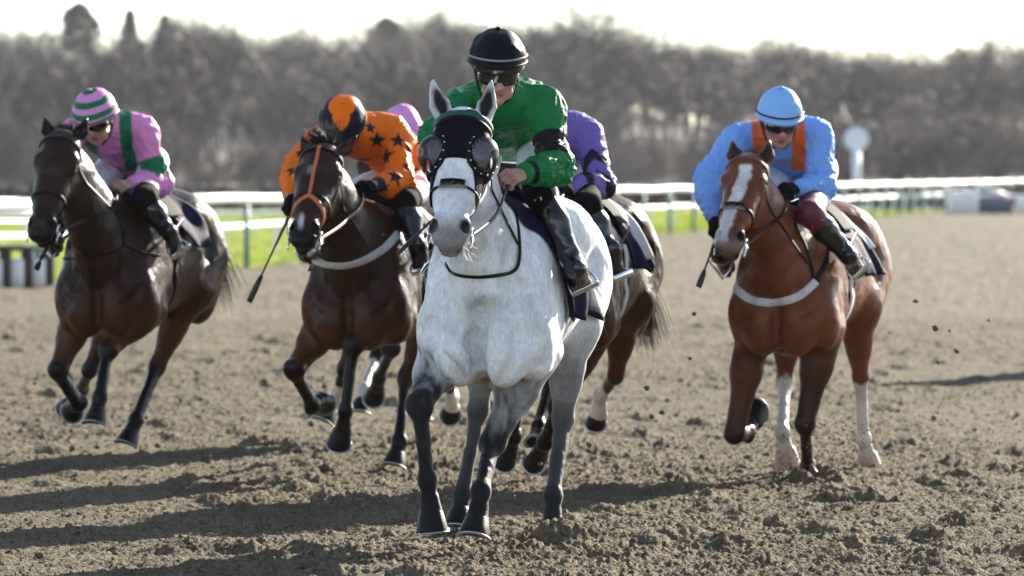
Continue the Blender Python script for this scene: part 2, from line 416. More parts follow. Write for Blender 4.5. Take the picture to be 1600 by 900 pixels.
# grass verge beyond the rail
gy = np.linspace(70, 236, 170); wv = np.linspace(0, 1, 40)
VX = edge_x(gy)[:, None] - .15 - wv[None, :] ** 1.3 * (20 + gy[:, None] * .30); VY = np.repeat(gy[:, None], 40, 1)
VZ = .0 + .02 * n2(VX.ravel() * .8, VY.ravel() * .8, 31)
ii = np.arange(VX.size).reshape(VX.shape); q = np.stack([ii[:-1, 1:], ii[:-1, :-1], ii[1:, :-1], ii[1:, 1:]], -1).reshape(-1, 4)
M_TURF = mat('turf', (.15, .19, .018), rough=.9, nscale=.8, namt=.3)
tag(link('verge', mesh_np('verge', np.stack([VX.ravel(), VY.ravel(), VZ], 1), q), M_TURF), kind='structure')
def leaf_mat(name, c, tr):
    m = bpy.data.materials.new(name); m.use_nodes = True; t = m.node_tree; p = t.nodes['Principled BSDF']
    p.inputs['Base Color'].default_value = (*c, 1); p.inputs['Roughness'].default_value = .6; p.inputs['Specular IOR Level'].default_value = .2
    g = t.nodes.new('ShaderNodeObjectInfo'); n = t.nodes.new('ShaderNodeTexNoise'); n.inputs['Scale'].default_value = .6
    co = t.nodes.new('ShaderNodeTexCoord'); t.links.new(co.outputs['Object'], n.inputs['Vector'])
    mr = t.nodes.new('ShaderNodeMapRange'); mr.inputs['From Min'].default_value = .3; mr.inputs['From Max'].default_value = .7; mr.inputs['To Min'].default_value = .82; mr.inputs['To Max'].default_value = 1.18; t.links.new(n.outputs['Fac'], mr.inputs['Value'])
    mx = t.nodes.new('ShaderNodeMix'); mx.data_type = 'RGBA'; mx.blend_type = 'MULTIPLY'; mx.inputs['Factor'].default_value = 1; mx.inputs[6].default_value = (*c, 1); t.links.new(mr.outputs['Result'], mx.inputs[7]); t.links.new(mx.outputs[2], p.inputs['Base Color'])
    tb = t.nodes.new('ShaderNodeBsdfTranslucent'); t.links.new(mx.outputs[2], tb.inputs['Color'])
    ms = t.nodes.new('ShaderNodeMixShader'); ms.inputs['Fac'].default_value = tr; out = t.nodes['Material Output']
    t.links.new(p.outputs['BSDF'], ms.inputs[1]); t.links.new(tb.outputs['BSDF'], ms.inputs[2]); t.links.new(ms.outputs['Shader'], out.inputs['Surface'])
    return m
rg = np.random.default_rng(5); N = 90000
by = 74 + 150 * rg.random(N) ** 1.5; bx = edge_x(by) - .1 - (14 + .15 * by) * rg.random(N) ** 1.2; hgt = rg.uniform(.05, .13, N); a = rg.uniform(0, 6.28, N); wd = rg.uniform(.010, .022, N) * (by / 100)
b0 = np.stack([bx - wd * np.cos(a), by - wd * np.sin(a), np.zeros(N)], 1); b1 = np.stack([bx + wd * np.cos(a), by + wd * np.sin(a), np.zeros(N)], 1); b2 = np.stack([bx + rg.normal(0, .04, N), by + rg.normal(0, .04, N), hgt], 1)
tag(link('grass', mesh_np('grass', np.concatenate([b0, b1, b2]), np.stack([np.arange(N), np.arange(N) + N, np.arange(N) + 2 * N], 1), smooth=False), leaf_mat('grass_blade', (.21, .26, .022), .5)), kind='stuff')
# crumbs of the track surface lying loose
rg = np.random.default_rng(8); ico_v = []; 
t_ = (1 + 5 ** .5) / 2
IV = np.array([(-1, t_, 0), (1, t_, 0), (-1, -t_, 0), (1, -t_, 0), (0, -1, t_), (0, 1, t_), (0, -1, -t_), (0, 1, -t_), (t_, 0, -1), (t_, 0, 1), (-t_, 0, -1), (-t_, 0, 1)]) / 1.9
IF = np.array([(0, 11, 5), (0, 5, 1), (0, 1, 7), (0, 7, 10), (0, 10, 11), (1, 5, 9), (5, 11, 4), (11, 10, 2), (10, 7, 6), (7, 1, 8), (3, 9, 4), (3, 4, 2), (3, 2, 6), (3, 6, 8), (3, 8, 9), (4, 9, 5), (2, 4, 11), (6, 2, 10), (8, 6, 7), (9, 8, 1)])
N = 11000; cy = 19 + 26 * rg.random(N) ** 1.6; cx = cy * rg.uniform(-.13, .13, N); r = rg.uniform(.004, .009, N) * (1 + 1.6 * (rg.random(N) > .95)); cz = clod_height(cx, cy) + r * .25
v = (IV[None] * (r[:, None, None] * rg.uniform(.6, 1.35, (N, 12, 1))) + np.stack([cx, cy, cz], 1)[:, None]).reshape(-1, 3)
f = (IF[None] + np.arange(N)[:, None, None] * 12).reshape(-1, 3)
tag(link('sand_crumbs', mesh_np('sand_crumbs', v, f), M_SAND), kind='stuff')

# ------------------------------------------------------------------ woodland on the hill
def bare_tree(seed, H, spread=.34, twigs=420, up=.6):
    """arrays of one leafless tree: tapered trunk, limbs, branches and fans of fine twigs"""
    rg = np.random.default_rng(seed); Vt = []; Ft = []; n = [0]
    def limb(p0, p1, r0, r1, k=4):
        d = nrm(p1 - p0); u = nrm(np.cross(d, (0.3, .9, .1))); w_ = np.cross(d, u)
        for p, r in ((p0, r0), (p1, r1)):
            for i in range(k): Vt.append(p + r * (math.cos(6.283 * i / k) * u + math.sin(6.283 * i / k) * w_))
        for i in range(k): Ft.append((n[0] + i, n[0] + (i + 1) % k, n[0] + k + (i + 1) % k)); Ft.append((n[0] + i, n[0] + k + (i + 1) % k, n[0] + k + i))
        n[0] += 2 * k
    tips = []
    def grow(p, d, L, r, lev):
        m = 2 if lev else 4
        for s in range(m):
            d = nrm(d + rg.normal(0, .10 + .05 * lev, 3) + V(0, 0, .06)); e = p + d * L / m; limb(p, e, r * (1 - .5 * s / m), r * (1 - .5 * (s + 1) / m), 4 if lev < 2 else 3); p = e
            if lev < 3 and (lev > 0 or s > 0):
                for _ in range(2 if lev else 3):
                    a = rg.uniform(0, 6.28); o = V(math.cos(a), math.sin(a), rg.uniform(.1, .9) * up * 1.6); grow(p, nrm(d * .55 + o * .8), L * rg.uniform(.42, .62), r * .45, lev + 1)
        tips.append((p, d, L))
    grow(V(0, 0, 0), V(0, 0, 1), H * .62, H * .016, 0)
    v0 = len(Vt)
    for i in range(twigs):
        p, d, L = tips[rg.integers(len(tips))]; q = p + rg.normal(0, H * .035, 3); dd = nrm(d + rg.normal(0, .6, 3) + V(0, 0, .3)); s = nrm(np.cross(dd, rg.normal(0, 1, 3))) * H * .0027
        Vt += [q - s, q + s, q + dd * H * rg.uniform(.06, .12)]; Ft.append((n[0], n[0] + 1, n[0] + 2)); n[0] += 3
    v = np.array(Vt); v[:, :2] *= spread / .34
    return v, np.array(Ft)
def conifer(seed, H, W, n=2600, rnd=False):
    """evergreen: trunk with whorls of drooping needle sprays, gaps between them"""
    rg = np.random.default_rng(seed); Vt = []; Ft = []
    t = rg.random(n) ** .8; zb = max(H * .14, H - W * (1.15 if rnd else 2.0)); z = zb + (H - zb) * t
    prof = (np.sqrt(np.clip(1 - (2 * t - .95) ** 2, 0, 1)) if rnd else (1 - t) ** .9 * 1.1) * W / 2
    k = 9 if not rnd else 6
    tier = (.9 if rnd else .86) + (.06 if rnd else .16) * np.sin(t * 34 + rg.normal(0, .5, n)); a = rg.uniform(0, 6.283, n)
    lob = .8 + .28 * np.sin(a * 3 + t * 9 + seed) + .12 * np.sin(a * 7 - t * 15)
    r = prof * tier * lob * rg.uniform(.45, 1.0, n) ** .6 + .08
    p = np.stack([r * np.cos(a), r * np.sin(a), z - r * .22], 1); s = W * .075 * rg.uniform(.6, 1.3, (n, 1))
    o = np.stack([np.cos(a), np.sin(a), -.35 + rg.normal(0, .3, n)], 1); sd = np.stack([-np.sin(a), np.cos(a), rg.normal(0, .5, n)], 1)
    v = np.concatenate([p - sd * s * .55, p + sd * s * .55, p + o * s * 1.5]); f = np.stack([np.arange(n), np.arange(n) + n, np.arange(n) + 2 * n], 1)
    return v, f
M_BARK = leaf_mat('winter_branches', (.046, .037, .036), .0)
M_BARK2 = leaf_mat('winter_branches_reddish', (.053, .040, .036), .0)
M_NEEDLE = leaf_mat('evergreen_needles', (.030, .048, .030), .15)
M_TRUNK = mat('trunk_bark', (.06, .048, .04), .9, nscale=4, namt=.4)
kinds = [bare_tree(s, 10.0, sp, tw, up) for s, sp, tw, up in ((1, .34, 1050, .6), (2, .42, 1150, .4), (3, .28, 950, .9), (4, .38, 1100, .5), (5, .30, 1050, .8), (6, .46, 1100, .3))]
rg = np.random.default_rng(77)
def wood(name, n, y0, y1, h0, h1, pw, mt, sel, seed):
    rg = np.random.default_rng(seed); VV = []; FF = []; b = 0
    for i in range(n):
        y = y0 + (y1 - y0) * rg.random() ** pw; x = y * rg.uniform(-.16, .16); H = rg.uniform(h0, h1) * (1 + .38 * vnoise(np.array([[x * .11, y * .03, 3]]), 5)[0])
        v, f = kinds[sel[rg.integers(len(sel))]]; a = rg.uniform(0, 6.28); c, s = math.cos(a), math.sin(a); k = H / 10
        w_ = np.stack([v[:, 0] * c - v[:, 1] * s, v[:, 0] * s + v[:, 1] * c, v[:, 2]], 1) * k + V(x, y, float(hill(np.array([x]), np.array([y]))[0]) - .2)
        VV.append(w_); FF.append(f + b); b += len(v)
    o = link(name, mesh_np(name, np.concatenate(VV), np.concatenate(FF), smooth=False), mt); tag(o, kind='stuff'); return o
wood('woodland', 560, 395, 720, 6.5, 10, 1.0, M_BARK, [0, 1, 2, 3, 4, 5], 1)
wood('woodland', 280, 390, 700, 6, 9, .8, M_BARK2, [0, 1, 3, 5], 2)
wood('scrub', 520, 362, 402, 2.0, 4.6, 1.0, M_BARK2, [1, 3, 5], 3)
def single(name, label, cat, px, ytop, Yd, W, build, mt, group):
    """a tree of its own on the skyline, trunk and crown"""
    top = at(px, ytop, Yd); z = float(hill(np.array([top[0]]), np.array([Yd]))[0]) - .3; H = top[2] - z; o = empty(name, (top[0], Yd, z), label, cat, group)
    v, f = build(H, W); link('crown', mesh_np('crown', v, f, smooth=False), mt, o)
    MB().tube([(0, 0, 0), (0, 0, H * .35), (0, 0, H * .8)], [H * .016, H * .012, H * .004], 7).build('trunk', M_TRUNK, o)
grp = 'trees standing up from the wood on the skyline'
single('round_pine', 'round-headed evergreen tree standing highest on the far left skyline', 'tree', 124, 3, 640, 4.6, lambda H, W: conifer(3, H, W, 3000, True), M_NEEDLE, grp)
single('fir_tree', 'broad conical fir on the left skyline right of the round tree', 'tree', 203, 14, 640, 4.6, lambda H, W: conifer(4, H, W, 4200), M_NEEDLE, grp)
single('fir_tree', 'smallest pointed fir on the left skyline, above the gap before the pale tree', 'tree', 257, 22, 640, 3.4, lambda H, W: conifer(5, H, W, 4500), M_NEEDLE, grp)
single('round_pine', 'dull green round tree on the skyline above the orange jockey', 'tree', 604, 26, 650, 5.0, lambda H, W: conifer(6, H, W, 3200, True), M_NEEDLE, grp)
for px, yt, W_, sd_, lb in ((840, 34, 6, 3, 'tall bare tree on the skyline right of the black helmet'), (885, 40, 5, 4, 'bare tree on the skyline second to the right of the black helmet'), (985, 48, 5, 0, 'bare tree at the right end of the high central skyline'), (1120, 66, 5, 1, 'bare tree on the low skyline left of the pale blue cap'),
                       (1245, 72, 4.4, 2, 'slim bare tree on the low skyline above the pale blue cap'), (1490, 52, 8, 5, 'broad bare tree rising highest on the right skyline'), (1530, 60, 6, 3, 'bare tree beside the broad one on the right skyline'), (660, 40, 5, 2, 'bare tree on the skyline left of the black helmet'), (510, 38, 5, 4, 'bare tree on the skyline above the navy and orange cap'), (380, 52, 5, 1, 'pale bare tree on the left part of the skyline right of the firs'),
                       (30, 54, 5, 3, 'bare tree at the left edge of the skyline')):
    single('bare_tree', lb, 'tree', px, yt, 645, W_, lambda H, W, k=sd_: (kinds[k][0] * (H / kinds[k][0][:, 2].max()), kinds[k][1]), M_BARK, grp)
# dark clipped hedge and rough ground between course and wood
rg = np.random.default_rng(9); N = 26000; hx = rg.uniform(-48, 48, N); hy = 246 + rg.normal(0, .45, N) + hx * .12; hz = rg.uniform(0, .95, N) + .12 * n2(hx * .6, hy * .1, 3); s = rg.uniform(.10, .2, (N, 1)); d1 = rg.normal(0, 1, (N, 3)); d2 = rg.normal(0, 1, (N, 3)); P = np.stack([hx, hy, hz], 1)
o = empty('hedge', (0, 246, 0), 'long dark hedge between the grass and the wood', 'hedge')
link('foliage', mesh_np('foliage', np.concatenate([P - d1 * s * .5, P + d1 * s * .5, P + d2 * s]) - V(0, 246, 0), np.stack([np.arange(N), np.arange(N) + N, np.arange(N) + 2 * N], 1), smooth=False), leaf_mat('hedge_twigs', (.028, .026, .018), .1), o)

# ------------------------------------------------------------------ rails, boards, marker
M_PVC = mat('white_plastic_rail', (.80, .80, .80), rough=.35, nscale=3, namt=.05)
M_TEAL = mat('teal_post_paint', (.008, .17, .19), rough=.5, nscale=6, namt=.15)
M_DKPOST = mat('dark_timber', (.03, .027, .026), .8, nscale=8, namt=.3)
def on_line(Yv, off=0.): return V(edge_x(Yv) - off, Yv, 0)
ld = nrm(V(.165, 1, 0)); ln = V(-ld[1], ld[0], 0)
o = empty('running_rail', on_line(80), 'long white running rail on teal posts along the far edge of the track', 'rail')
Ys = np.arange(52, 300, 4.62) + .3
P = [on_line(y) + V(0, 0, 1.15 + .012 * math.sin(y * .7)) for y in np.arange(50, 300, 1.2)]
MB().tube(P, .085, 10, up=(0, 0, 1), flat=1.0).build('top_rail', M_PVC, o, on_line(80))
for y in Ys: MB().tube([on_line(y), on_line(y) + V(0, 0, 1.08)], .046, 10).build('post', M_TEAL, o, on_line(80))
o = empty('low_rail', on_line(80, 1.1), 'low white plastic rail on curved white legs just behind the teal posts', 'rail')
P = [on_line(y, 1.1) + V(0, 0, .60 + .012 * math.sin(y * .9)) for y in np.arange(52, 300, 1.2)]
MB().tube(P, .062, 10).build('rail_tube', M_PVC, o, on_line(80))
for y in np.arange(53, 300, 4.62):
    b = on_line(y, 1.1); MB().tube(bez([b + V(0, 0, .58), b + ln * .12 + V(0, 0, .60), b + ln * .28 + V(0, 0, .5), b + ln * .36 + V(0, 0, 0)], 5), .045, 8).build('curved_leg', M_PVC, o, on_line(80))
def fence(name, label, A, B, zs, rad, n, pm=M_PVC, rm=M_PVC, pr=.03):
    A, B = V(A), V(B); o = empty(name, A, label, 'rail')
    for z in zs: MB().tube([lerp(A, B, t) + V(0, 0, z + .015 * math.sin(t * 30 + z)) for t in np.linspace(0, 1, 24)], rad, 8).build('rail_tube', rm, o, A)
    for i in range(n): p = lerp(A, B, i / (n - 1)); MB().tube([p, p + V(0, 0, max(zs))], pr, 8).build('post', pm, o, A)
fence('course_rail', 'wavy white rail farther out on the grass between the left runners', (-12, 128, 0), (3.0, 141, 0), (.62,), .055, 16)
fence('rail_fence', 'stack of three white rails far left beyond the grass', (-16, 132, 0), (-8.2, 150, 0), (.35, .62, .88), .05, 9)
fence('course_rail', 'far white rail on the grass right of the blue jockey', (14, 226, 0), (32, 236, 0), (.62,), .07, 12)
o = empty('barrier', at(0, 455, 77.6) * V(1, 1, 0), 'low barrier of white panels between dark posts at the left edge', 'barrier', None); org = V(o.location)
b0 = at(-60, 455, 77.4) * V(1, 1, 0); b1 = at(76, 450, 78.6) * V(1, 1, 0)
for i in range(5):
    p = lerp(b0, b1, i / 4); MB().box(p + V(0, 0, .26), (.16, .10, .52), bev=.01).build('timber_post', M_DKPOST, o, org)
for i in range(4):
    p = lerp(b0, b1, (i + .5) / 4); MB().box(p + V(0, .05, .20), (.20, .05, .40), bev=.02).build('panel', M_PVC, o, org)
MB().box(lerp(b0, b1, .5) + V(0, 0, .55), (np.linalg.norm(b1 - b0) + .2, .12, .08), b1 - b0, (0, 1, 0), .01).build('top_board', M_DKPOST, o, org)
# round marker on a pole
p = at(1338, 322, 262) * V(1, 1, 0); o = empty('distance_marker', p, 'round white disc marker on a white pole right of the blue jockey', 'marker'); M_MARK = mat('marker_white', (.78, .82, .86), .5)
z = at(1338, 217, 262)[2]; MB().tube([p, p + V(0, 0, z - .5)], [.20, .19], 12).build('pole', M_MARK, o, p)
m = MB(); ring = [p + V(.58 * math.cos(a), -.05, z + .58 * math.sin(a)) for a in np.linspace(0, 2 * math.pi, 36, endpoint=False)]; rb = [r_ + V(0, .10, 0) for r_ in ring]
m.add(ring + rb, [list(range(36))[::-1], [36 + k for k in range(36)]] + [[k, (k + 1) % 36, 36 + (k + 1) % 36, 36 + k] for k in range(36)]); m.build('disc', M_MARK, o, p, smooth=False)
MB().tube([p + V(.58 * math.cos(a), -.055, z + .58 * math.sin(a)) for a in np.linspace(0, 2 * math.pi, 36, endpoint=False)], .035, 6, close=True).build('disc_rim', mat('marker_rim_grey', (.30, .36, .42), .5), o, p)
# parked rail sections at the far right
p = at(1504, 333, 214) * V(1, 1, 0); o = empty('rail_end_block', p, 'white block of folded rail sections with a slanting white tube at the far right', 'barrier')
for i in range(4): MB().box(p + V(-.45 + i * .3, 0, .45), (.26, .7, .9), bev=.05).build('block', M_PVC, o, p)
MB().box(p + V(1.25, .2, .36), (1.25, .5, .62), bev=.04).build('navy_board', mat('navy_board', (.05, .07, .14), .5), o, p)
MB().box(p + V(1.2, .2, .06), (1.5, .6, .10), bev=.02).build('skid', M_DKPOST, o, p)
MB().tube([p + V(.45, -.2, 1.12), p + V(.9, -.25, .98), p + V(1.75, -.3, .60)], .10, 10).build('slanting_tube', M_PVC, o, p)
MB().box(p + V(2.3, .3, .40), (.5, .5, .7), bev=.05).build('end_block', M_PVC, o, p)
# ------------------------------------------------------------------ horses
M_EYE = mat('eye_dark', (.012, .007, .005), rough=.06, coat=1)
M_HOOF = mat('hoof_horn', (.005, .0045, .005), spec=.18, rough=.45, nscale=30, namt=.35, bscale=60, bamt=.25, bdist=.003)
M_PINKHOOF = mat('pale_hoof_horn', (.42, .27, .2), rough=.4, nscale=30, namt=.25, bscale=60, bamt=.25, bdist=.003)
M_SHOE = mat('racing_plate_aluminium', (.42, .43, .46), rough=.5, metal=.9)
M_STEEL = mat('bit_steel', (.7, .7, .72), rough=.18, metal=1)
M_LEATHER = mat('black_leather', (.004, .004, .004), rough=.5, spec=.15, bscale=120, bamt=.2, bdist=.002)
M_SADDLE = mat('saddle_leather', (.005, .005, .005), rough=.8, spec=.08)
M_TAN = mat('tan_leather', (.24, .085, .03), rough=.4, coat=.3, coatr=.3, bscale=120, bamt=.2, bdist=.002)
M_ORANGE_STRAP = mat('orange_leather', (.5, .12, .035), rough=.45, bscale=120, bamt=.2, bdist=.002)
M_WEB = mat('white_webbing', (.5, .48, .46), rough=.7, nscale=60, namt=.2, bscale=300, bamt=.4, bdist=.002)
M_SHEEP = mat('sheepskin_white', (.6, .55, .5), rough=.95, sheen=.5, bscale=90, bamt=1, bdist=.02)
M_NAVY = mat('navy_saddlecloth', (.007, .006, .028), rough=.8, spec=.1, nscale=9, namt=.25, bscale=25, bamt=.25, bdist=.02)
M_WHITECLOTH = mat('white_number_cloth', (.62, .63, .68), rough=.75, bscale=30, bamt=.3, bdist=.01)
M_BLUECLOTH = mat('blue_pad_foam', (.02, .16, .55), rough=.6, bscale=60, bamt=.3, bdist=.004)
M_HOOD = mat('black_hood_lycra', (.003, .003, .005), rough=.65, spec=.07, bscale=260, bamt=.35, bdist=.002)
M_HOODTRIM = mat('green_hood_trim', (.006, .06, .035), rough=.6, bscale=200, bamt=.4, bdist=.003)
M_RIVET = mat('rivet_metal', (.75, .75, .75), rough=.25, metal=1)

def mesh_cup():
    """see-through black mesh of an eye cup"""
    m = bpy.data.materials.new('mesh_cup'); m.use_nodes = True; t = m.node_tree; p = t.nodes['Principled BSDF']
    p.inputs['Base Color'].default_value = (.035, .035, .04, 1); p.inputs['Roughness'].default_value = .3; p.inputs['Metallic'].default_value = .5
    co = t.nodes.new('ShaderNodeTexCoord').outputs['UV']
    wv = []
    for d in ('X', 'Y'):
        x = t.nodes.new('ShaderNodeTexWave'); x.bands_direction = d; x.inputs['Scale'].default_value = 9; t.links.new(co, x.inputs['Vector']); wv.append(x)
    mx = t.nodes.new('ShaderNodeMath'); mx.operation = 'MAXIMUM'
    t.links.new(wv[0].outputs['Fac'], mx.inputs[0]); t.links.new(wv[1].outputs['Fac'], mx.inputs[1])
    mr = t.nodes.new('ShaderNodeMapRange'); mr.inputs['From Min'].default_value = .25; mr.inputs['From Max'].default_value = .8
    mr.inputs['To Min'].default_value = .28; mr.inputs['To Max'].default_value = .80
    t.links.new(mx.outputs[0], mr.inputs['Value']); t.links.new(mr.outputs['Result'], p.inputs['Alpha'])
    return m
M_CUP = mesh_cup()

def coat_mat(name, grey=False, rough=.36, sheen_tint=(1, .8, .6)):
    """short summer coat: vertex colour of the breed markings, fine flecks, hair-direction grain"""
    m = bpy.data.materials.new(name); m.use_nodes = True; t = m.node_tree; p = t.nodes['Principled BSDF']; L = t.links
    a = t.nodes.new('ShaderNodeVertexColor'); a.layer_name = 'Col'; c = a.outputs['Color']
    co = t.nodes.new('ShaderNodeTexCoord').outputs['Object']
    def noise(sc_, det=4, st=(1, 1, 1)):
        mp = t.nodes.new('ShaderNodeMapping'); mp.inputs['Scale'].default_value = st; L.new(co, mp.inputs['Vector'])
        n = t.nodes.new('ShaderNodeTexNoise'); n.inputs['Scale'].default_value = sc_; n.inputs['Detail'].default_value = det; L.new(mp.outputs['Vector'], n.inputs['Vector']); return n.outputs['Fac']
    def mul(c, fac, lo, hi, f0=.35, f1=.65):
        mr = t.nodes.new('ShaderNodeMapRange'); mr.inputs['From Min'].default_value = f0; mr.inputs['From Max'].default_value = f1
        mr.inputs['To Min'].default_value = lo; mr.inputs['To Max'].default_value = hi; L.new(fac, mr.inputs['Value'])
        mx = t.nodes.new('ShaderNodeMix'); mx.data_type = 'RGBA'; mx.blend_type = 'MULTIPLY'; mx.inputs['Factor'].default_value = 1
        L.new(c, mx.inputs[6]); L.new(mr.outputs['Result'], mx.inputs[7]); return mx.outputs[2]
    if grey:
        c = mul(c, noise(6, 3), .84, 1.04); c = mul(c, noise(34, 5, (1, 1, .7)), .88, 1.05); c = mul(c, noise(120, 4, (1, 1, .3)), .86, 1.08)
    else:
        c = mul(c, noise(6, 3), .78, 1.18); c = mul(c, noise(200, 3, (1, 1, .35)), .8, 1.2)
    L.new(c, p.inputs['Base Color'])
    p.inputs['Roughness'].default_value = rough; p.inputs['Specular IOR Level'].default_value = .17
    p.inputs['Sheen Weight'].default_value = 0 if not grey else .15; p.inputs['Sheen Roughness'].default_value = .4; p.inputs['Sheen Tint'].default_value = (*sheen_tint, 1)
    b = t.nodes.new('ShaderNodeBump'); b.inputs['Strength'].default_value = .35; b.inputs['Distance'].default_value = .004
    L.new(noise(150, 4, (1, 1, .3)), b.inputs['Height'])
    b2 = t.nodes.new('ShaderNodeBump'); b2.inputs['Strength'].default_value = .45; b2.inputs['Distance'].default_value = .02
    L.new(noise(16, 3), b2.inputs['Height']); L.new(b.outputs['Normal'], b2.inputs['Normal']); L.new(b2.outputs['Normal'], p.inputs['Normal'])
    return m
M_COAT = coat_mat('horse_coat'); M_GREY = coat_mat('grey_horse_coat', True, .6, (1, 1, 1))
M_HAIR = mat('horse_hair_black', (.006, .005, .0045), rough=.45, spec=.5)
M_HAIR_BROWN = mat('horse_hair_brown', (.022, .011, .007), rough=.45, spec=.4)
M_HAIR_RED = mat('horse_hair_chestnut', (.16, .06, .025), rough=.45, spec=.5)

class Horse:
    def __init__(h, c):
        h.c = c; h.s = s = c['s']; h.yaw = R(c['yaw']); cy, sy = math.cos(h.yaw), math.sin(h.yaw)
        h.F = V(-sy, -cy, 0); h.L = V(cy, -sy, 0); h.Z = V(0, 0, 1)
        h.base = at(c['px'], 450, c['Y']); h.base[2] = 0
        h.pit = R(c.get('pitch', 0)); h.z0 = c.get('z0', 0)
        h.b = Body()
    def T(h, f, l, u):
        cp, sp = math.cos(h.pit), math.sin(h.pit); u = u - 1.2
        return h.base + h.s * ((f * cp - u * sp) * h.F + l * h.L + (1.2 + u * cp + f * sp) * h.Z) + h.z0 * h.Z
    def D(h, f, l, u):
        cp, sp = math.cos(h.pit), math.sin(h.pit)
        return (f * cp - u * sp) * h.F + l * h.L + (u * cp + f * sp) * h.Z
    def J(h, px, py, f): return at(px, py, h.c['Y'] - f * h.s * math.cos(h.yaw))
    def H(h, a, b, c): return h.poll + h.hl * a * h.A + h.hs * (b * h.hw * h.S + c * h.N)
    def build_body(h):
        c, b, s, T, D = h.c, h.b, h.s, h.T, h.D
        body, pts, pts2 = c['body'], c['points'], c.get('points2', c['points'])
        belly = c.get('belly', body); wd = c.get('wide', 1.0)
        E = lambda cc, r, k=.09, e0=None, col=body: b.ell(T(*cc), V(*r) * s * V(1, wd, 1), k * s, h.D(1, 0, 0) if e0 is None else e0, h.L, col)
        E((.10, 0, 1.14), (.60, .270, .355)); E((.48, 0, 1.08), (.31, .215, .36)); E((-.25, 0, 1.11), (.46, .25, .27), col=belly)
        b.cap(T(.52, 0, 1.43), T(.05, 0, 1.40), .10 * s, .12 * s, .12 * s, col=body)
        b.cap(T(.15, 0, 1.34), T(-.45, 0, 1.36), .15 * s, .19 * s, .1 * s, col=body)
        E((-.56, 0, 1.28), (.37, .26, .26), .1)
        for q in (-1, 1):
            E((-.42, q * .16, 1.38), (.13, .10, .10), .12)
            E((-.66, q * .155, 1.10), (.22, .125, .34), .09)
            E((-.82, q * .09, 1.18), (.12, .1, .22), .1)
            e0 = nrm(T(.70, 0, .98) - T(.36, 0, 1.45))
            E((.50, q * .165, 1.17), (.35, .085, .16), .07, e0)
            E((.64, q * .185, .96), (.12, .10, .15), .06)
            E((.70, q * .095, .90), (.13, .105, .18), .04); E((.58, q * .20, .88), (.10, .085, .13), .05)
            E((.34, q * .19, 1.02), (.16, .085, .18), .06)
        b.cap(T(.72, 0, 1.12), T(.45, 0, .84), .11 * s, .09 * s, .08 * s, col=body)
        def groove(pts, o, r=.022, dep=.010, k=.03):
            o = np.array([T(*o)] * len(pts)); Pp = np.array([T(*x) for x in pts]); dr = Pp - o; dr /= np.linalg.norm(dr, axis=1, keepdims=True)
            Q = b.march(o, dr, 0., 0.); Q = Q + dr * (r - dep) * s
            for x, y in zip(Q[:-1], Q[1:]): b.cap(x, y, r * s, r * s, k * s, sub=True)
        groove([(1.0, 0, 1.06), (1.0, 0, .97), (.95, 0, .86), (.85, 0, .78)], (.45, 0, 1.05), max(.02, c.get('pec', .010)), c.get('pec', .010), .03)
        for q in (-1, 1):
            groove([(1.0, q * .17, 1.22), (1.0, q * .20, 1.08), (.98, q * .22, .98)], (.45, 0, 1.1), .02, c.get('pec', .010) * .8, .035)
            groove([(1.0, q * .42, .98), (1.0, q * .36, .90), (1.0, q * .24, .86)], (.45, 0, 1.02), .018, c.get('pec', .010) * .8, .03)
            groove([(.30, q * .6, 1.40), (.26, q * .6, 1.22), (.22, q * .6, 1.06), (.28, q * .6, .95)], (.28, 0, 1.15), .03, .010, .05)
            groove([(-.46, q * .6, 1.30), (-.42, q * .6, 1.15), (-.36, q * .6, 1.0)], (-.42, 0, 1.15), .04, .014, .07)
            groove([(-.62, q * .6, 1.28), (-.76, q * .6, 1.12), (-.78, q * .6, .95)], (-.68, 0, 1.12), .025, .006, .05)
        # head frame
        p = c['head']; h.hs = hs = s * c.get('hscale', 1.0); h.hl = hs * .60; h.hw = hw = c.get('hwide', 1.12)
        h.poll = h.J(*p['poll']); muz = reach(h.poll, p['muzzle'][0], p['muzzle'][1], h.hl, -1)
        h.hl = np.linalg.norm(muz - h.poll); h.A = nrm(muz - h.poll)
        ya = R(p.get('yaw', 0)); s0 = V(math.cos(ya), -math.sin(ya), 0) + V(0, 0, math.tan(R(p.get('roll', 0))))
        h.S = nrm(s0 - h.A * np.dot(s0, h.A)); h.N = np.cross(h.S, h.A) * 1.0
        if h.N[1] > 0: h.N = -h.N
        H, A, S, N = h.H, h.A, h.S, h.N
        # neck
        n0 = T(.50, 0, 1.20); n3 = H(.10, 0, -.10); n1 = T(.86, 0, 1.30); n1 = lerp(n1, lerp(n0, n3, .5), .25)
        prev = None; h.neck = []
        for i in range(8):
            t = i / 7; q = (1 - t) ** 2 * n0 + 2 * t * (1 - t) * n1 + t * t * n3
            rs = (c.get('neckw', .150) * (1 - t) + .088 * t) * s; rd = (.30 * (1 - t) ** 1.3 + .135 * (1 - (1 - t) ** 1.3)) * s
            if prev is not None: b.cap(prev[0], q, prev[1], (rs, rd), .07 * s, h.L, col=body, cap=.08 * s)
            prev = (q, (rs, rd)); h.neck.append((q, rs, rd))
        # head
        hc = c.get('headcol', body); mz = c.get('muzzlecol', pts)
        def HE(a, bb, cc, r, k=.03, col=hc, e0=None, sub=False): b.ell(H(a, bb, cc), V(*r) * hs * V(1, hw, 1), k * hs, A if e0 is None else e0, S, col, sub)
        def HC(p0, p1, r0, r1, k=.03, col=hc): b.cap(H(*p0), H(*p1), V(*r0) * hs * V(hw, 1), V(*r1) * hs * V(hw, 1), k * hs, S, col, cap=.04 * hs)
        HE(.10, 0, -.02, (.10, .088, .095)); HC((.12, 0, .0), (.36, 0, .005), (.082, .085), (.078, .075))
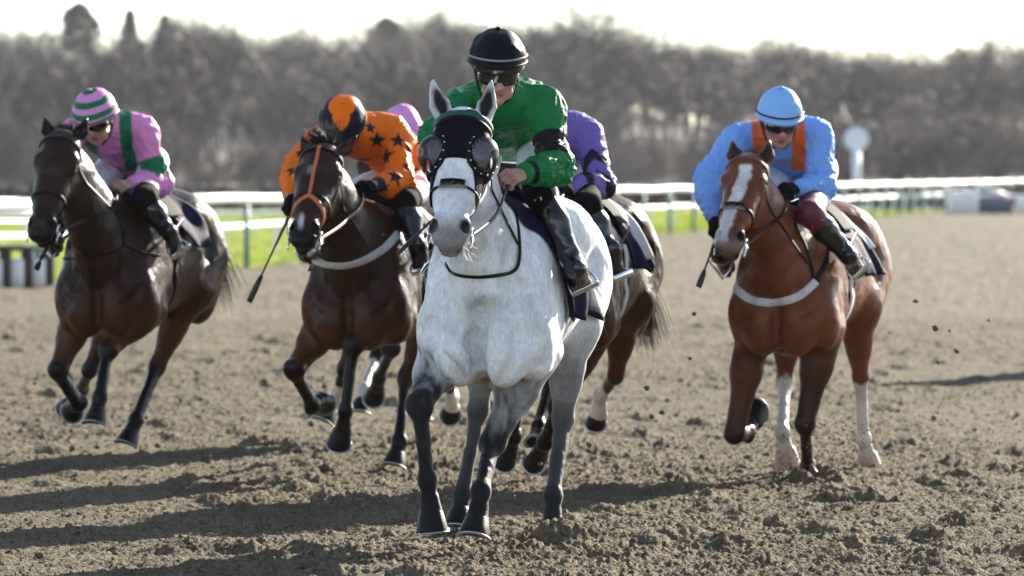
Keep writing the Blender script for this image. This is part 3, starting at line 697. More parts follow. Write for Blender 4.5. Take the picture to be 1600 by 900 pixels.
        HC((.34, 0, .012), (.84, 0, .02), (.066, .062), (.050, .046), .035)
        for q in (-1, 1):
            HE(.34, q * .052, -.095, (.125, .032, .10), .04)
            HE(.27, q * .078, .018, (.050, .030, .036), .03)
            HE(.52, q * .045, -.012, (.12, .028, .045), .05)
        HC((.42, 0, -.10), (.86, 0, -.055), (.046, .05), (.034, .034), .04)
        HE(.88, 0, -.005, (.072, .058, .055), .03, mz)
        for q in (-1, 1):
            HE(.875, q * .040, .022, (.046, .026, .034), .02, mz)
            HE(.885, q * .050, .036, (.026, .0165, .030), .006, (.018, .012, .013), sub=True)
        HE(.965, 0, .008, (.034, .052, .040), .02, mz); HE(.955, 0, -.055, (.034, .040, .034), .025, mz)
        HE(.962, 0, -.026, (.012, .056, .05), .008, (.02, .014, .014), N * 0.25 + A, sub=True)
        for q in (-1, 1): HE(.30, q * .106, .014, (.020, .014, .015), .008, (.02, .012, .01), sub=True)
        # ears
        for q, e in zip((-1, 1), p['ears']):
            e0 = H(.005, q * .055, -.03); e1 = at(e[0], e[1], e0[1] + e[2] if len(e) > 2 else e0[1]); dn = nrm(e1 - e0); L_ = np.linalg.norm(e1 - e0)
            sw = nrm(V(1, 0, 0) * math.cos(R(p.get('earturn', 25))) + V(0, 1, 0) * q * math.sin(R(p.get('earturn', 25))))
            m1 = lerp(e0, e1, .42) + nrm(V(1, 0, 0)) * q * .008; ec = c.get('earcol', hc)
            b.cap(e0, m1, (.032 * hs, .030 * hs), (.041 * hs, .021 * hs), .02, sw, ec, cap=.015)
            b.cap(m1, e1, (.041 * hs, .021 * hs), (.005, .005), .012, sw, ec, cap=.006)
            b.ell(lerp(e0, e1, .50) + np.cross(sw, dn) * -.0 + V(0, -.022, 0) * hs, V(.36 * L_, .026 * hs, .020 * hs), .008, dn, sw, c.get('earin', (.03, .02, .018)), True)
        # legs
        h.elb = []; h.stf = []; h.hooves = []; h.forek = []; h.hindk = []
        for q, g in zip((-1, 1), c['fore']):
            el = T(*g.get('elbow', (.46, q * .19, .88))); h.elb.append(el); sh = T(.52, q * .16, 1.05)
            kn = reach(el, *g['knee'][:2], .40 * s * g.get('k', 1), g['knee'][2]); ft = reach(kn, *g['fet'][:2], .30 * s * g.get('k', 1), g['fet'][2])
            hf = h.hoofend(ft, g); h.forek.append((kn, ft, hf)); h.leg(el, kn, ft, hf, sh, q, g, True)
        for q, g in zip((-1, 1), c['hind']):
            sf = T(*g.get('stifle', (-.40, q * .19, .98))); h.stf.append(sf); hip = T(-.60, q * .15, 1.15)
            hk = reach(sf, *g['hock'][:2], .45 * s * g.get('k', 1), g['hock'][2]); ft = reach(hk, *g['fet'][:2], .39 * s * g.get('k', 1), g['fet'][2])
            hf = h.hoofend(ft, g); h.hindk.append((hk, ft, hf)); h.leg(sf, hk, ft, hf, hip, q, g, False)
    def crease(h, pp, r, dep, k=.03):
        """a fold of skin between two muscles, along a line of picture points"""
        P = h.hit(pp, n=4); n = h.b.grad(P); Q = P + n * (r - dep); m = len(Q)
        for i in range(m - 1):
            e = min(i, m - 2 - i) / 3.0; w = min(1.0, .35 + e)
            h.b.cap(Q[i] + n[i] * dep * (1 - w), Q[i + 1] + n[i + 1] * dep * (1 - w), r, r, k, sub=True)
    def hoofend(h, ft, g):
        L = .23 * h.s
        if g['hoof'][2] < 0:      # a hoof seen from the front: keep it close to upright
            c = reach(ft, *g['hoof'][:2], 0., 1); L = min(max(np.linalg.norm(c - ft) * 1.05, .165 * h.s), L * 1.15)
        return reach(ft, *g['hoof'][:2], L, g['hoof'][2])
    def leg(h, e, k, f, hf, top, q, g, fore):
        b, s, c = h.b, h.s, h.c; body, pts = c['body'], g.get('low', c['points']); up = g.get('up', body); kc = g.get('kneecol', c['points'])
        S = h.L; w = g.get('w', 1.0)
        fw = nrm(h.F); ax = nrm(k - e)
        if fore:
            b.cap(top, e, .12 * s, .10 * s, .06 * s, col=body)
            b.cap(e, lerp(e, k, .45), (.090 * s * w, .118 * s), (.070 * s * w, .078 * s), .05 * s, S, up, cap=.08 * s)
            ax_ = nrm(k - e); b.ell(lerp(e, k, .30) + S * q * .035 * s * w, (.13 * s, .045 * s, .06 * s), .03 * s, ax_, S, up)
            b.cap(lerp(e, k, .40), lerp(e, k, .93), (.070 * s * w, .078 * s), (.048 * s, .046 * s), .03 * s, S, up if not g.get('dark') else kc, cap=.04 * s)
            b.cap(lerp(e, k, .78), lerp(e, k, .98), (.047 * s, .046 * s), (.050 * s, .05 * s), .03 * s, S, kc, cap=.03 * s)
            sd = nrm(k - f)
            b.ell(k - ax * .005 * s, (.066 * s, .060 * s, .056 * s), .02 * s, nrm(k - f), S, kc)
            r0 = .037
        else:
            b.cap(top, e, .19 * s, .145 * s, .09 * s, col=body)
            b.cap(e, lerp(e, k, .55), (.105 * s * w, .14 * s), (.062 * s * w, .085 * s), .06 * s, S, up, cap=.1 * s)
            b.cap(lerp(e, k, .5), lerp(e, k, .95), (.062 * s * w, .082 * s), (.042 * s, .052 * s), .04 * s, S, up if not g.get('dark') else kc, cap=.04 * s)
            b.ell(k, (.068 * s, .046 * s, .058 * s), .025 * s, nrm(k - f), S, kc)
            pt = k - nrm(h.F - ax * np.dot(h.F, ax)) * .055 * s + nrm(k - f) * .045 * s
            b.cap(k, pt, .036 * s, .024 * s, .025 * s, col=kc)
            r0 = .039
        hi = g.get('low_hi', kc); b.cap(k, lerp(k, f, .5), (r0 * s * .92, r0 * s * 1.18), (.0295 * s, .043 * s), .022 * s, S, hi, cap=.03 * s)
        b.cap(lerp(k, f, .5), f, (.0295 * s, .043 * s), (.034 * s, .043 * s), .012 * s, S, pts, cap=.03 * s)
        b.ell(f, (.052 * s, .044 * s, .050 * s), .016 * s, nrm(k - f), S, pts)
        d = nrm(hf - f); co = hf - d * (.078 * s * c.get('hoofs', 1.1))
        b.cap(f, lerp(f, co, .5), (.036 * s, .038 * s), (.037 * s, .039 * s), .016 * s, S, pts, cap=.03 * s); b.cap(lerp(f, co, .5), co, (.037 * s, .039 * s), (.052 * s, .050 * s), .016 * s, S, pts, cap=.02 * s)
        bk = f - nrm(h.F - d * np.dot(h.F, d)) * .030 * s; b.ell(bk, (.035 * s, .026 * s, .03 * s), .02 * s, d, S, pts)
        toe = nrm(g.get('toe', h.F)); toe = nrm(toe - d * np.dot(toe, d))
        h.hooves.append((co - d * .012 * s, d, toe, g.get('hoofmat', M_HOOF)))
    def make(h, vox, name, label, group):
        c = h.c; h.build_body()
        for cr in c.get('creases', []): h.crease(*cr)
        v, f = h.b.mesh(vox)
        _, col = h.b.ev(v, True)
        r = fnoise(v * 9, 3, 5)[:, None]
        if c.get('paint'): col = c['paint'](h, v, col)
        v2 = v + h.b.grad(v) * (fnoise(v * 14, 2, 3) * .0035 + c.get('musc', .004) * fnoise(v * 5.5, 2, 9))[:, None] * sstep(.0, .35, np.abs(v[:, 2]))[:, None]
        me = mesh_np(name, v2 - h.base, f, np.clip(col, .003, 1))
        o = link(name, me, M_GREY if c.get('grey') else M_COAT, None, h.base); tag(o, label, 'horse', group); h.o = o
        for i, (co, d, toe, mt) in enumerate(h.hooves): h.hoof(co, d, toe, mt)
        for q in (-1, 1):
            m = MB().sphere(h.H(.298, q * .082, .012), .0245 * h.hs, 14, 10); h.part(m, 'eye', M_EYE)
        return o
    def part(h, m, name, mt, parent=None, smooth=True):
        return m.build(name, mt, parent or h.o, h.base, smooth)
    def hoof(h, co, d, toe, mt):
        s = h.s * h.c.get('hoofs', 1.1); sd = np.cross(d, toe); n = 20; v = []; f = []
        lev = [(-.016, .036, .0), (-.004, .043, .0), (.004, .0465, .0), (.035, .0535, .007), (.070, .0605, .016), (.078, .0600, .0175)]
        for (z, r, off) in lev:
            for i in range(n):
                a = 2 * math.pi * i / n; ca, sa = math.cos(a), math.sin(a); rr = r * (1.08 if ca > 0 else .92 - .08 * (ca < -.75))
                heel = .35 * max(0, -ca) * max(z, 0)
                v.append(co + s * (d * (z - heel) + toe * (rr * ca + off) + sd * r * sa * .98))
        for i in range(len(lev) - 1):
            for j in range(n): f.append([i * n + j, i * n + (j + 1) % n, (i + 1) * n + (j + 1) % n, (i + 1) * n + j])
        f.append([(len(lev) - 1) * n + j for j in range(n)]); f.append(list(range(n))[::-1])
        o = h.part(MB().add(v, f), 'hoof', mt)
        pts = []; nn = []
        for i in range(15):
            a = (i / 14 - .5) * 2 * 2.25; ca, sa = math.cos(a), math.sin(a); heel = .35 * max(0, -ca) * .078
            pts.append(co + s * (d * (.0785 - heel) + toe * (.058 * ca * (1.08 if ca > 0 else .92) + .018) + sd * .057 * sa)); nn.append(d)
        h.part(MB().ribbon(pts, nn, .018 * s, .0055 * s), 'horseshoe', M_SHOE, o)
    # ---- tack
    def hring(h, a0, a1, t0, t1, n=24, c0=-.02, off=.001):
        """points on the head's skin round its axis; 0 = front of the face, 90 = the horse's left"""
        O = []; Dr = []
        for i in range(n + 1):
            th = t0 + (t1 - t0) * i / n; k = (1 - math.cos(R(th))) / 2
            O.append(h.H(a0 + (a1 - a0) * k, 0, c0)); Dr.append(math.cos(R(th)) * h.N + math.sin(R(th)) * h.S)
        P = h.b.march(O, Dr, 0., off); return P, np.array(Dr)
    def strap(h, P, w, th, name=None, mt=None, mb=None, parent=None, close=False, snap=True, off=.001):
        P = np.array(P)
        if snap: P = h.b.snap(P, off)
        N = h.b.grad(P); mb = mb or MB(); mb.ribbon(P, N, w, th, close)
        return h.part(mb, name, mt, parent) if name else mb
    def hit(h, pp, f0=1.5, f1=-1.3, n=10):
        """places on the horse's skin seen along a line of picture points"""
        pp = bez([V(x, y, 0) for x, y in pp], n); o = V(0, 0, CAM_H)
        D = np.array([ray_dir(x[0], x[1]) for x in pp]); t = np.full(len(pp), h.c['Y'] - f0)
        for _ in range(160):
            d = h.b.ev(o + D * t[:, None]); t = t + np.where(d > .0005, np.clip(d * .7, .0006, .03), 0)
        P = o + D * t[:, None]; ok = t < h.c['Y'] - f1
        return P[ok]
    def bridle(h, mt, noseband=True, noseA=(.56, .60), ring=.030, browmat=None, nosemat=None, browa=.10, nosew=.020):
        s = h.s; m = MB()
        P, N = h.hring(browa, browa + .05, -88, 88, 20); o = h.part(MB().ribbon(P, N, .019, .006), 'bridle', browmat or mt)
        for q in (-1, 1):
            top, n0 = h.hring(browa + .02, browa + .02, q * 84, q * 84, 1); bt = h.H(.86, q * .060, -.02)
            P = bez([top[0], h.H(.42, q * .085, -.03), h.H(.66, q * .062, -.035), bt], 7)
            P = h.b.snap(np.array(P), .002); m.ribbon(P, h.b.grad(P), .016, .005)
        P, N = h.hring(.06, .40, 86, 274, 26, -.05, .004); m.ribbon(P, N, .013, .005)
        h.part(m, 'cheek_strap', mt, o)
        if noseband:
            P, N = h.hring(noseA[0], noseA[1], -180, 176, 40, -.02, .002); h.part(MB().ribbon(P, N, nosew, .006, True), 'noseband', nosemat or mt, o)
        h.bits = []
        for q in (-1, 1):
            c = h.H(.875, q * .068, -.028); h.bits.append(c)
            pts = [c + ring * s * (math.cos(a) * h.A + math.sin(a) * h.N) for a in np.linspace(0, 2 * math.pi, 18, endpoint=False)]
            b = MB().tube(pts, .0045, 6, close=True); b.tube([c, h.H(.875, q * .03, -.03)], .006, 6)
            b.tube([c + h.A * .0, c + h.A * .075 - h.N * .01], [.0055, .004], 6); h.part(b, 'bit_ring', M_STEEL, o)
        h.bridle_o = o; return o
    def rein(h, q, hand, mt, w=.016, sag=.03, name='rein'):
        a = h.bits[0 if q < 0 else 1]; mid = lerp(a, hand, .5) - V(0, 0, sag) + h.L * q * .02
        P = np.array(bez([a, mid, V(hand)], 10)); e = h.b.ev(P); I = e < .012
        if I.any(): P[I] = h.b.snap(P[I], .012)
        N = [h.L * q + V(0, 0, .3)] * len(P)
        return h.part(MB().ribbon(P, N, w, .005), name, mt)
    def drape(h, f0, f1, p0, p1, nf, np_, off, shift=0., flare=0., wave=.0, seed=1, uc=1.18):
        """cloth lying over the back: rows along the horse, columns over the back from one side to the other"""
        O = []; Dr = []; ph = []
        for i in range(nf + 1):
            for j in range(np_ + 1):
                a = p0 + (p1 - p0) * j / np_; f = f0 + (f1 - f0) * i / nf - shift * abs(a) / 90
                O.append(h.T(f, 0, uc)); Dr.append(h.D(0, math.sin(R(a)), math.cos(R(a)))); ph.append(a)
        O, Dr, ph = np.array(O), np.array(Dr), np.array(ph)
        P = h.b.march(O, Dr, 0., .004)
        low = np.clip((np.abs(ph) - 45) / max(abs(p1) - 45, 1), 0, 1)
        wv = fnoise((P - h.base) * V(7, 7, 3), 2, seed) * wave * (.3 + low) + flare * low ** 1.5 + off
        wv += wave * .8 * low * np.sin((P - h.base) @ h.F * 22 + ph * .03 + seed)
        P = P + Dr * np.maximum(wv, off * .7)[:, None]
        f = []; n = np_ + 1; N = len(P)
        Q = P - Dr * .005; v = np.concatenate([P, Q])
        for i in range(nf):
            for j in range(np_):
                a = i * n + j; f.append([a, a + 1, a + n + 1, a + n]); f.append([N + a + n, N + a + n + 1, N + a + 1, N + a])
        edge = [j for j in range(n)] + [i * n + np_ for i in range(1, nf + 1)] + [nf * n + j for j in range(np_ - 1, -1, -1)] + [i * n for i in range(nf - 1, 0, -1)]
        for x, y in zip(edge, edge[1:] + edge[:1]): f.append([y, x, N + x, N + y])
        return MB().add(v, f)
    def saddlery(h, cloth=(-.42, .30), drop=100, shift=.25, flare=.06, numcloth=None, pad=None, seed=1, girthmat=None):
        h.part(h.drape(cloth[0], cloth[1], -drop, drop, 26, 60, .010, shift, flare, .030, seed), 'saddlecloth', M_NAVY)
        if numcloth: h.part(h.drape(*numcloth, 14, 40, .022, shift, flare * .8, .022, seed), 'number_cloth', M_WHITECLOTH)
        if pad: h.part(h.drape(pad[0], pad[1], -pad[2], pad[2], 10, 36, .026, .1, 0, .0, seed), 'foam_pad', M_BLUECLOTH)
        sd = h.drape(.0, .27, -50, 50, 14, 32, .030, .06, .006, .0, seed); o = h.part(sd, 'saddle', M_SADDLE)
        p = h.b.march([h.T(.20, 0, 1.2)], [h.D(0, 0, 1)], 0., .04)[0]
        h.part(MB().tube([p - h.L * .07 - h.Z * .03, p - h.L * .035 + h.Z * .012, p + h.Z * .022, p + h.L * .035 + h.Z * .012, p + h.L * .07 - h.Z * .03], .016, 8), 'pommel', M_LEATHER, o)
        O = [h.T(.22, 0, 1.14)] * 31; Dr = [h.D(0, math.sin(R(a)), math.cos(R(a))) for a in np.linspace(62, 298, 31)]
        P = h.b.march(O, Dr, 0., .003); h.part(MB().ribbon(P, Dr, .075, .010), 'girth', girthmat or M_WEB)
    def hood(h):
        """blinker hood: lycra over the face with two domed mesh eye cups on riveted rims"""
        nt_, na = 48, 18; O = []; Dr = []
        for i in range(na + 1):
            for k in range(nt_ + 1):
                th = -128 + 256 * k / nt_; e = .40 + .27 * float(sstep(30, 75, abs(th))); a0_ = -.05 + .08 * float(sstep(20, 60, abs(th))); a = a0_ + (e - a0_) * i / na
                O.append(h.H(a, 0, -.02)); Dr.append(math.cos(R(th)) * h.N + math.sin(R(th)) * h.S)
        P = h.b.march(O, Dr, 0., .004); n = nt_ + 1
        f = [[i * n + k, i * n + k + 1, (i + 1) * n + k + 1, (i + 1) * n + k] for i in range(na) for k in range(nt_)]
        cc = [h.H(.325, q * .076, .030) for q in (-1, 1)]
        f = [x for x in f if min(np.linalg.norm(P[x].mean(0) - c_) for c_ in cc) > .056 * h.hs]
        o = h.part(MB().add(P, f), 'blinker_hood', M_HOOD)
        row = [P[na * n + k] for k in range(n)]; h.part(MB().tube(row, .004, 6), 'hem', M_HOOD, o)
        Pb, Nb = h.hring(.055, .09, -86, 86, 20, off=.005); h.part(MB().ribbon(Pb, Nb, .026, .006), 'browband_trim', M_HOODTRIM, o)
        for q in (-1, 1):
            c = h.H(.325, q * .076, .030); nn = nrm(h.S * q * .74 + h.N * .68); e1 = nrm(h.A - nn * np.dot(h.A, nn)); e2 = np.cross(nn, e1); hs = h.hs
            ra, rb, rd = .076 * hs, .062 * hs, .066 * hs; seg, rg = 40, 14; v = []; f = []; uv = []
            for i in range(rg + 1):
                t = math.pi / 2 * i / rg
                for k in range(seg):
                    p = 2 * math.pi * k / seg; x, y = math.cos(p) * math.cos(t), math.sin(p) * math.cos(t)
                    v.append(c + e1 * ra * x + e2 * rb * y + nn * rd * math.sin(t) ** .8); uv.append((x * (1 + .3 * math.sin(t)), y * (1 + .3 * math.sin(t))))
            for i in range(rg):
                for k in range(seg): f.append([i * seg + k, i * seg + (k + 1) % seg, (i + 1) * seg + (k + 1) % seg, (i + 1) * seg + k])
            cup = h.part(MB().add(v, f), 'eye_cup', M_CUP, o); lay = cup.data.uv_layers.new(name='UVMap')
            for lp in cup.data.loops: lay.data[lp.index].uv = uv[lp.vertex_index]
            rim = [c + e1 * (ra + .008) * math.cos(p) + e2 * (rb + .008) * math.sin(p) - nn * .004 for p in np.linspace(0, 2 * math.pi, 40, endpoint=False)]
            mb = MB(); mb.tube(rim, .010, 8, close=True)
            h.part(mb, 'cup_rim', M_LEATHER, o)
            for k in range(14):
                mb = MB()
                p = 2 * math.pi * k / 14; mb.sphere(c + e1 * (ra + .011) * math.cos(p) + e2 * (rb + .011) * math.sin(p) + nn * .007, .0042, 8, 6); h.part(mb, 'rivet', M_RIVET, o)
            skirt = []
            for rr, zz in ((1.0, -.003), (1.25, -.012), (1.5, -.032)):
                skirt.append([c + e1 * ra * rr * math.cos(p) + e2 * rb * rr * math.sin(p) + nn * zz for p in np.linspace(0, 2 * math.pi, 40, endpoint=False)])
            f = [[i * 40 + k, i * 40 + (k + 1) % 40, (i + 1) * 40 + (k + 1) % 40, (i + 1) * 40 + k] for i in range(2) for k in range(40)]
            h.part(MB().add(sum(skirt, []), f), 'cup_skirt', M_HOOD, o)
        return o
    def nose_pad(h, a, mt_pad, mt_fur):
        P, N = h.hring(a, a + .01, -27, 27, 10, off=.004)
        o = h.part(MB().ribbon(P, N, .034, .016), 'nose_pad', mt_pad)
        m = MB(); rg = np.random.default_rng(4)
        for p, n_ in zip(P, N):
            for k in range(14):
                d = nrm(n_ * .8 + h.A * rg.normal(.5, .5) + h.S * rg.normal(0, .5)); m.tube([p + h.A * rg.uniform(-.01, .02), p + d * .022 + h.A * .012], [.002, .0006], 4, caps=False)
        h.part(m, 'fleece', mt_fur, o)
    def hair(h, name, roots, dirs, length, n, mt, spread=.3, sag=.3, r=.0028, seed=3, wob=.12, steps=7):
        rg = np.random.default_rng(seed); m = MB()
        for i in range(n):
            k = rg.random() * (len(roots) - 1); a = int(k); p = lerp(roots[a], roots[min(a + 1, len(roots) - 1)], k - a); d = lerp(dirs[a], dirs[min(a + 1, len(dirs) - 1)], k - a)
            d = nrm(nrm(d) + rg.normal(0, spread, 3)); Ln = length * rg.uniform(.6, 1.1); pts = [p]; wv = rg.normal(0, wob, 3)
            for j in range(steps):
                d = nrm(d + V(0, 0, -sag) / steps + wv * math.sin(j * 1.3) / steps * 2); pts.append(pts[-1] + d * Ln / steps)
            m.tube(pts, [r * (1 - .9 * j / steps) for j in range(steps + 1)], 4, caps=False)
        return h.part(m, name, mt)
# ------------------------------------------------------------------ jockeys
M_SKIN = mat('skin', vcol=True, rough=.5, sss=.0, nscale=45, namt=.1, bscale=160, bamt=.2, bdist=.002)
M_SILK = mat('racing_silk', vcol=True, rough=.48, spec=.16, bscale=52, bamt=.55, bdist=.008, stretch=(1, 1, 1.6))
M_CAPSILK = mat('cap_silk', vcol=True, rough=.5, spec=.09, bscale=30, bamt=.3, bdist=.008)
M_BREECH = mat('white_breeches', (.66, .68, .74), rough=.6, bscale=40, bamt=.35, bdist=.008, nscale=12, namt=.06)
M_MAROON = mat('maroon_breeches', (.09, .004, .022), rough=.5, bscale=40, bamt=.35, bdist=.008)
M_BOOT = mat('black_boot_leather', (.004, .004, .0045), rough=.25, spec=.5, coat=.2, coatr=.12, bscale=26, bamt=.3, bdist=.01)
M_BLACKKNIT = mat('black_knit', (.004, .004, .005), rough=.85, spec=.06, bscale=200, bamt=.4, bdist=.002)
M_GLOSS = mat('goggle_lens', (.004, .004, .005), rough=.06, coat=1, coatr=.03)
M_RUBBER = mat('goggle_frame_rubber', (.004, .004, .005), rough=.5, spec=.3)
M_HELM = mat('helmet_trim', (.004, .0045, .006), rough=.45, spec=.12)
M_PRINT = mat('grey_print', (.22, .22, .23), rough=.6)
M_WHIP = mat('whip_black', (.01, .01, .013), rough=.4, bscale=200, bamt=.4, bdist=.002)
M_WHIPNAVY = mat('whip_flap_navy', (.012, .02, .06), rough=.45)
M_NUM = mat('red_print', (.55, .09, .05), rough=.6)

class Jockey:
    def __init__(j, h, c):
        j.h = h; j.c = c; J = h.J; s = j.k = c.get('k', 1.0)
        j.F, j.L, j.Z = h.F, h.L, h.Z
        j.sh = [J(*c['sh'][0]), J(*c['sh'][1])]
        j.el = []; j.wr = []
        for q in (0, 1):
            e = reach(j.sh[q], *c['el'][q][:2], .30 * s, c['el'][q][2]); wr = reach(e, *c['wr'][q][:2], .255 * s, c['wr'][q][2]); j.el.append(e); j.wr.append(wr)
        j.hip = J(*c['hip']); hw = .10 * s
        j.hips = [j.hip - j.L * hw, j.hip + j.L * hw]
        kl = j.clear(J(*c['knee']), .075); al = j.clear(J(*c['ankle']), .075); j.mir = lambda p: p - 2 * np.dot(p - h.base, j.L) * j.L
        tl = J(*c['toe']) if 'toe' in c else al + nrm(j.F - j.Z * .35 + j.L * .15) * .17 * s
        j.kn = [j.mir(kl), kl]; j.an = [j.mir(al), al]; j.to = [j.mir(tl), tl]
        tl = j.clear(tl, .055); j.to = [j.mir(tl), tl]
        if 'rleg' in c:
            r = c['rleg']; j.kn[0], j.an[0] = J(*r[0]), J(*r[1]); j.to[0] = j.an[0] + nrm(j.F - j.Z * .35 - j.L * .15) * .17 * s
        j.hd = J(*c['head']); pt = R(c.get('hpitch', 22)); yw = R(c.get('hyaw', 0)); rl = R(c.get('hroll', 0))
        g = V(-math.sin(yw), -math.cos(yw), 0) * math.cos(pt) + V(0, 0, -math.sin(pt)); sd = V(math.cos(yw), -math.sin(yw), 0)
        u = np.cross(sd, g); u = u if u[2] > 0 else -u
        j.U = nrm(u * math.cos(rl) + sd * math.sin(rl)); j.S = nrm(sd * math.cos(rl) - u * math.sin(rl)); j.G = g
    def clear(j, p, off):
        """bring a leg joint out to the outside of the horse and its saddlecloth"""
        d = nrm(p - V(0, 0, CAM_H))
        for _ in range(80):
            if j.h.b.ev(np.array([p]))[0] > off: break
            p = p - d * .01
        return p
    def HD(j, s, g, u): return j.hd + j.k * (s * j.S + g * j.G + u * j.U)
    def torso(j, b, x, k=.05, col=None, arms=True, cuff=1.0, sleeve=0.0):
        s = j.k; ms = lerp(j.sh[0], j.sh[1], .5); bk = nrm(j.hip - ms); side = nrm(j.sh[1] - j.sh[0]); up = np.cross(side, bk); up = up if up[2] > 0 else -up
        ws = lerp(ms, j.hip, .55)
        hb = j.c.get('hump', .0); b.cap(ms + bk * .07 * s + up * (hb - .03) * s, ws + up * hb * .6, ((.150 + x) * s, (.105 + x) * s), ((.125 + x) * s, (.095 + x) * s), k, side, col, cap=(.09 + x) * s)
        b.cap(ws, lerp(ws, j.hip, j.c.get('hem', .8)), ((.125 + x) * s, (.095 + x) * s), ((.145 + x) * s, (.105 + x) * s), k, side, col, cap=(.06 + x) * s)
        for q in (0, 1):
            b.cap(ms + up * .01 * s, j.sh[q], (.070 + x) * s, (.050 + x) * s, k, col=col)
            b.ell(lerp(j.sh[q], ms, .38) + bk * .10 * s + up * (.01 + hb * .6), (.12 * s, (.075 + x) * s, (.065 + x) * s), k, bk, side, col)
            if arms:
                y = x + sleeve
                b.cap(j.sh[q], j.el[q], (.050 + y) * s, (.040 + y * 1.2) * s, .035, col=col)
                b.ell(lerp(j.sh[q], j.el[q], .18), (.08 * s, (.052 + y) * s, (.055 + y) * s), .04, nrm(j.el[q] - j.sh[q]), side, col)
                w = lerp(j.el[q], j.wr[q], cuff); b.cap(j.el[q], lerp(j.el[q], w, .5), (.044 + y * 1.2) * s, (.040 + y) * s, .03, col=col); b.cap(lerp(j.el[q], w, .45), w, (.040 + y) * s, (.0285 + x * .6) * s, .03, col=col)
    def legs(j, b, x, k=.04, lo=1.0, col=None, thigh=True, foot=False):
        s = j.k
        for q in (0, 1):
            if thigh:
                b.cap(j.hips[q], lerp(j.hips[q], j.kn[q], .6), (.080 + x) * s, (.062 + x) * s, k, col=col); b.cap(lerp(j.hips[q], j.kn[q], .5), j.kn[q], (.066 + x) * s, (.048 + x) * s, k, col=col)
            a = lerp(j.kn[q], j.an[q], lo); m = lerp(j.kn[q], a, .4)
            b.cap(j.kn[q], m, (.046 + x) * s, (.046 + x) * s, .03, col=col); b.cap(m, a, (.046 + x) * s, ((.046 + (.034 - .046) * lo) + x) * s, .03, col=col)
            if foot: b.cap(j.an[q], j.to[q], (.036 + x) * s, (.028 + x) * s, .03, col=col)
    def hand(j, b, q, x=0.0, col=None):
        s = j.k * 1.02; w = j.wr[q]; d0 = j.c.get('hdir', [None, None])[q]
        d = nrm(w - j.el[q]) if d0 is None else nrm(d0); d = nrm(d + nrm(w - j.el[q]) * .25)
        n = V(0, 0, -.75) + j.L * (.65 if q == 0 else -.65) + j.F * -.1; nn = j.c.get('hnorm', [None, None])[q]
        if nn is not None: n = V(nn)
        n = nrm(n - d * np.dot(n, d)); xx = np.cross(d, n); t = j.F * .4 + V(0, 0, 1); xx = xx if np.dot(xx, t) > 0 else -xx   # thumb side
        P = lambda a, l, p: w + s * (a * d + l * xx + p * n)
        b.cap(P(-.03, 0, 0), P(.02, 0, 0), ((.024 + x) * s, (.019 + x) * s), ((.030 + x) * s, (.017 + x) * s), .015, xx, col, cap=.015)
        b.cap(P(.018, 0, 0), P(.078, 0, -.002), ((.032 + x) * s, (.0165 + x) * s), ((.041 + x) * s, (.0135 + x) * s), .012, xx, col, cap=.012)
        tips = []
        for i, (l, ln) in enumerate(((.031, .92), (.0105, 1.0), (-.0105, .95), (-.031, .76))):
            p = P(.080 - abs(l - .005) * .25, l, -.002); ang = 40 + i * 3
            for L_, r0, r1, da in ((.040, .0098, .0092, 62), (.026, .0092, .0084, 62), (.020, .0084, .0070, 0)):
                dr = d * math.cos(R(ang)) + n * math.sin(R(ang)); e = p + dr * L_ * ln * s
                b.cap(p, e, (r0 + x) * s, (r1 + x) * s, .0045, col=col); p = e; ang += da
            tips.append(p)
        p = P(.022, .028, .008); e = p + nrm(d * .75 + xx * .45 + n * .35) * .040 * s; f = e + nrm(d * .8 - xx * .25 + n * .75) * .032 * s
        b.cap(p, e, (.0125 + x) * s, (.0105 + x) * s, .008, col=col); b.cap(e, f, (.0105 + x) * s, (.0082 + x) * s, .004, col=col)
        return P(.072, 0, .030), xx       # middle of the grip, and the axis that runs through the fist
    def part(j, m, name, mt, parent=None, smooth=True): return m.build(name, mt, parent or j.o, j.org, smooth)
    def skin(j, B, name, mt, vox, parent=None, col=None, disp=None, pat=None):
        v, f = B.mesh(vox); C = None
        if col is not None or pat is not None:
            _, C = B.ev(v, True); C = np.clip(C, .003, 1)
            if pat: C = pat(j, v, C)
        if disp is not None: v = v + B.grad(v) * disp(v)[:, None]
        me = mesh_np(name, v - j.org, f, C); return link(name, me, mt, parent if parent is not None else j.o)
    def folds(j, amp):
        def f(v):
            p = v + .08 * np.stack([vnoise(v * 6, 31), vnoise(v * 6, 32), vnoise(v * 6, 33)], 1)
            r = 1 - np.abs(vnoise(p * V(13, 13, 18), 34)) * 2.2; r2 = 1 - np.abs(vnoise(p * V(30, 30, 40), 35)) * 2.2
            e = np.min([np.linalg.norm(v - x, axis=1) for x in j.el], axis=0); g = .75 + 1.0 * np.exp(-(e / .12) ** 2)
            r = np.maximum(r, -.6); r2 = np.maximum(r2, -.6)
            return amp * g * (r * .75 + r2 * .55) + amp * .9 * vnoise(v * 8, 36)
        return f
    def make(j, label, vox=.006, group='jockeys riding in the race'):
        c, s, h = j.c, j.k, j.h; sk = c.get('skin', (.38, .20, .155)); j.org = V(j.hip)
        b = Body(); j.torso(b, 0, col=sk); b.ell(j.hip, (.125 * s, .11 * s, .09 * s), .05, j.L, j.F, sk); j.legs(b, 0, col=sk, foot=True)
        ms = lerp(j.sh[0], j.sh[1], .5); H = j.HD
        b.cap(ms + V(0, 0, .01), H(0, -.03, -.05), .060 * s, .054 * s, .04, col=sk)
        E = lambda p, r, k=.02, col=sk, sub=False: b.ell(H(*p), V(r[1], r[0], r[2]) * s, k * s, j.G, j.S, col, sub)
        E((0, -.01, .03), (.074, .096, .092)); E((0, .022, -.045), (.058, .068, .068)); E((0, .062, -.108), (.026, .022, .020), .025)
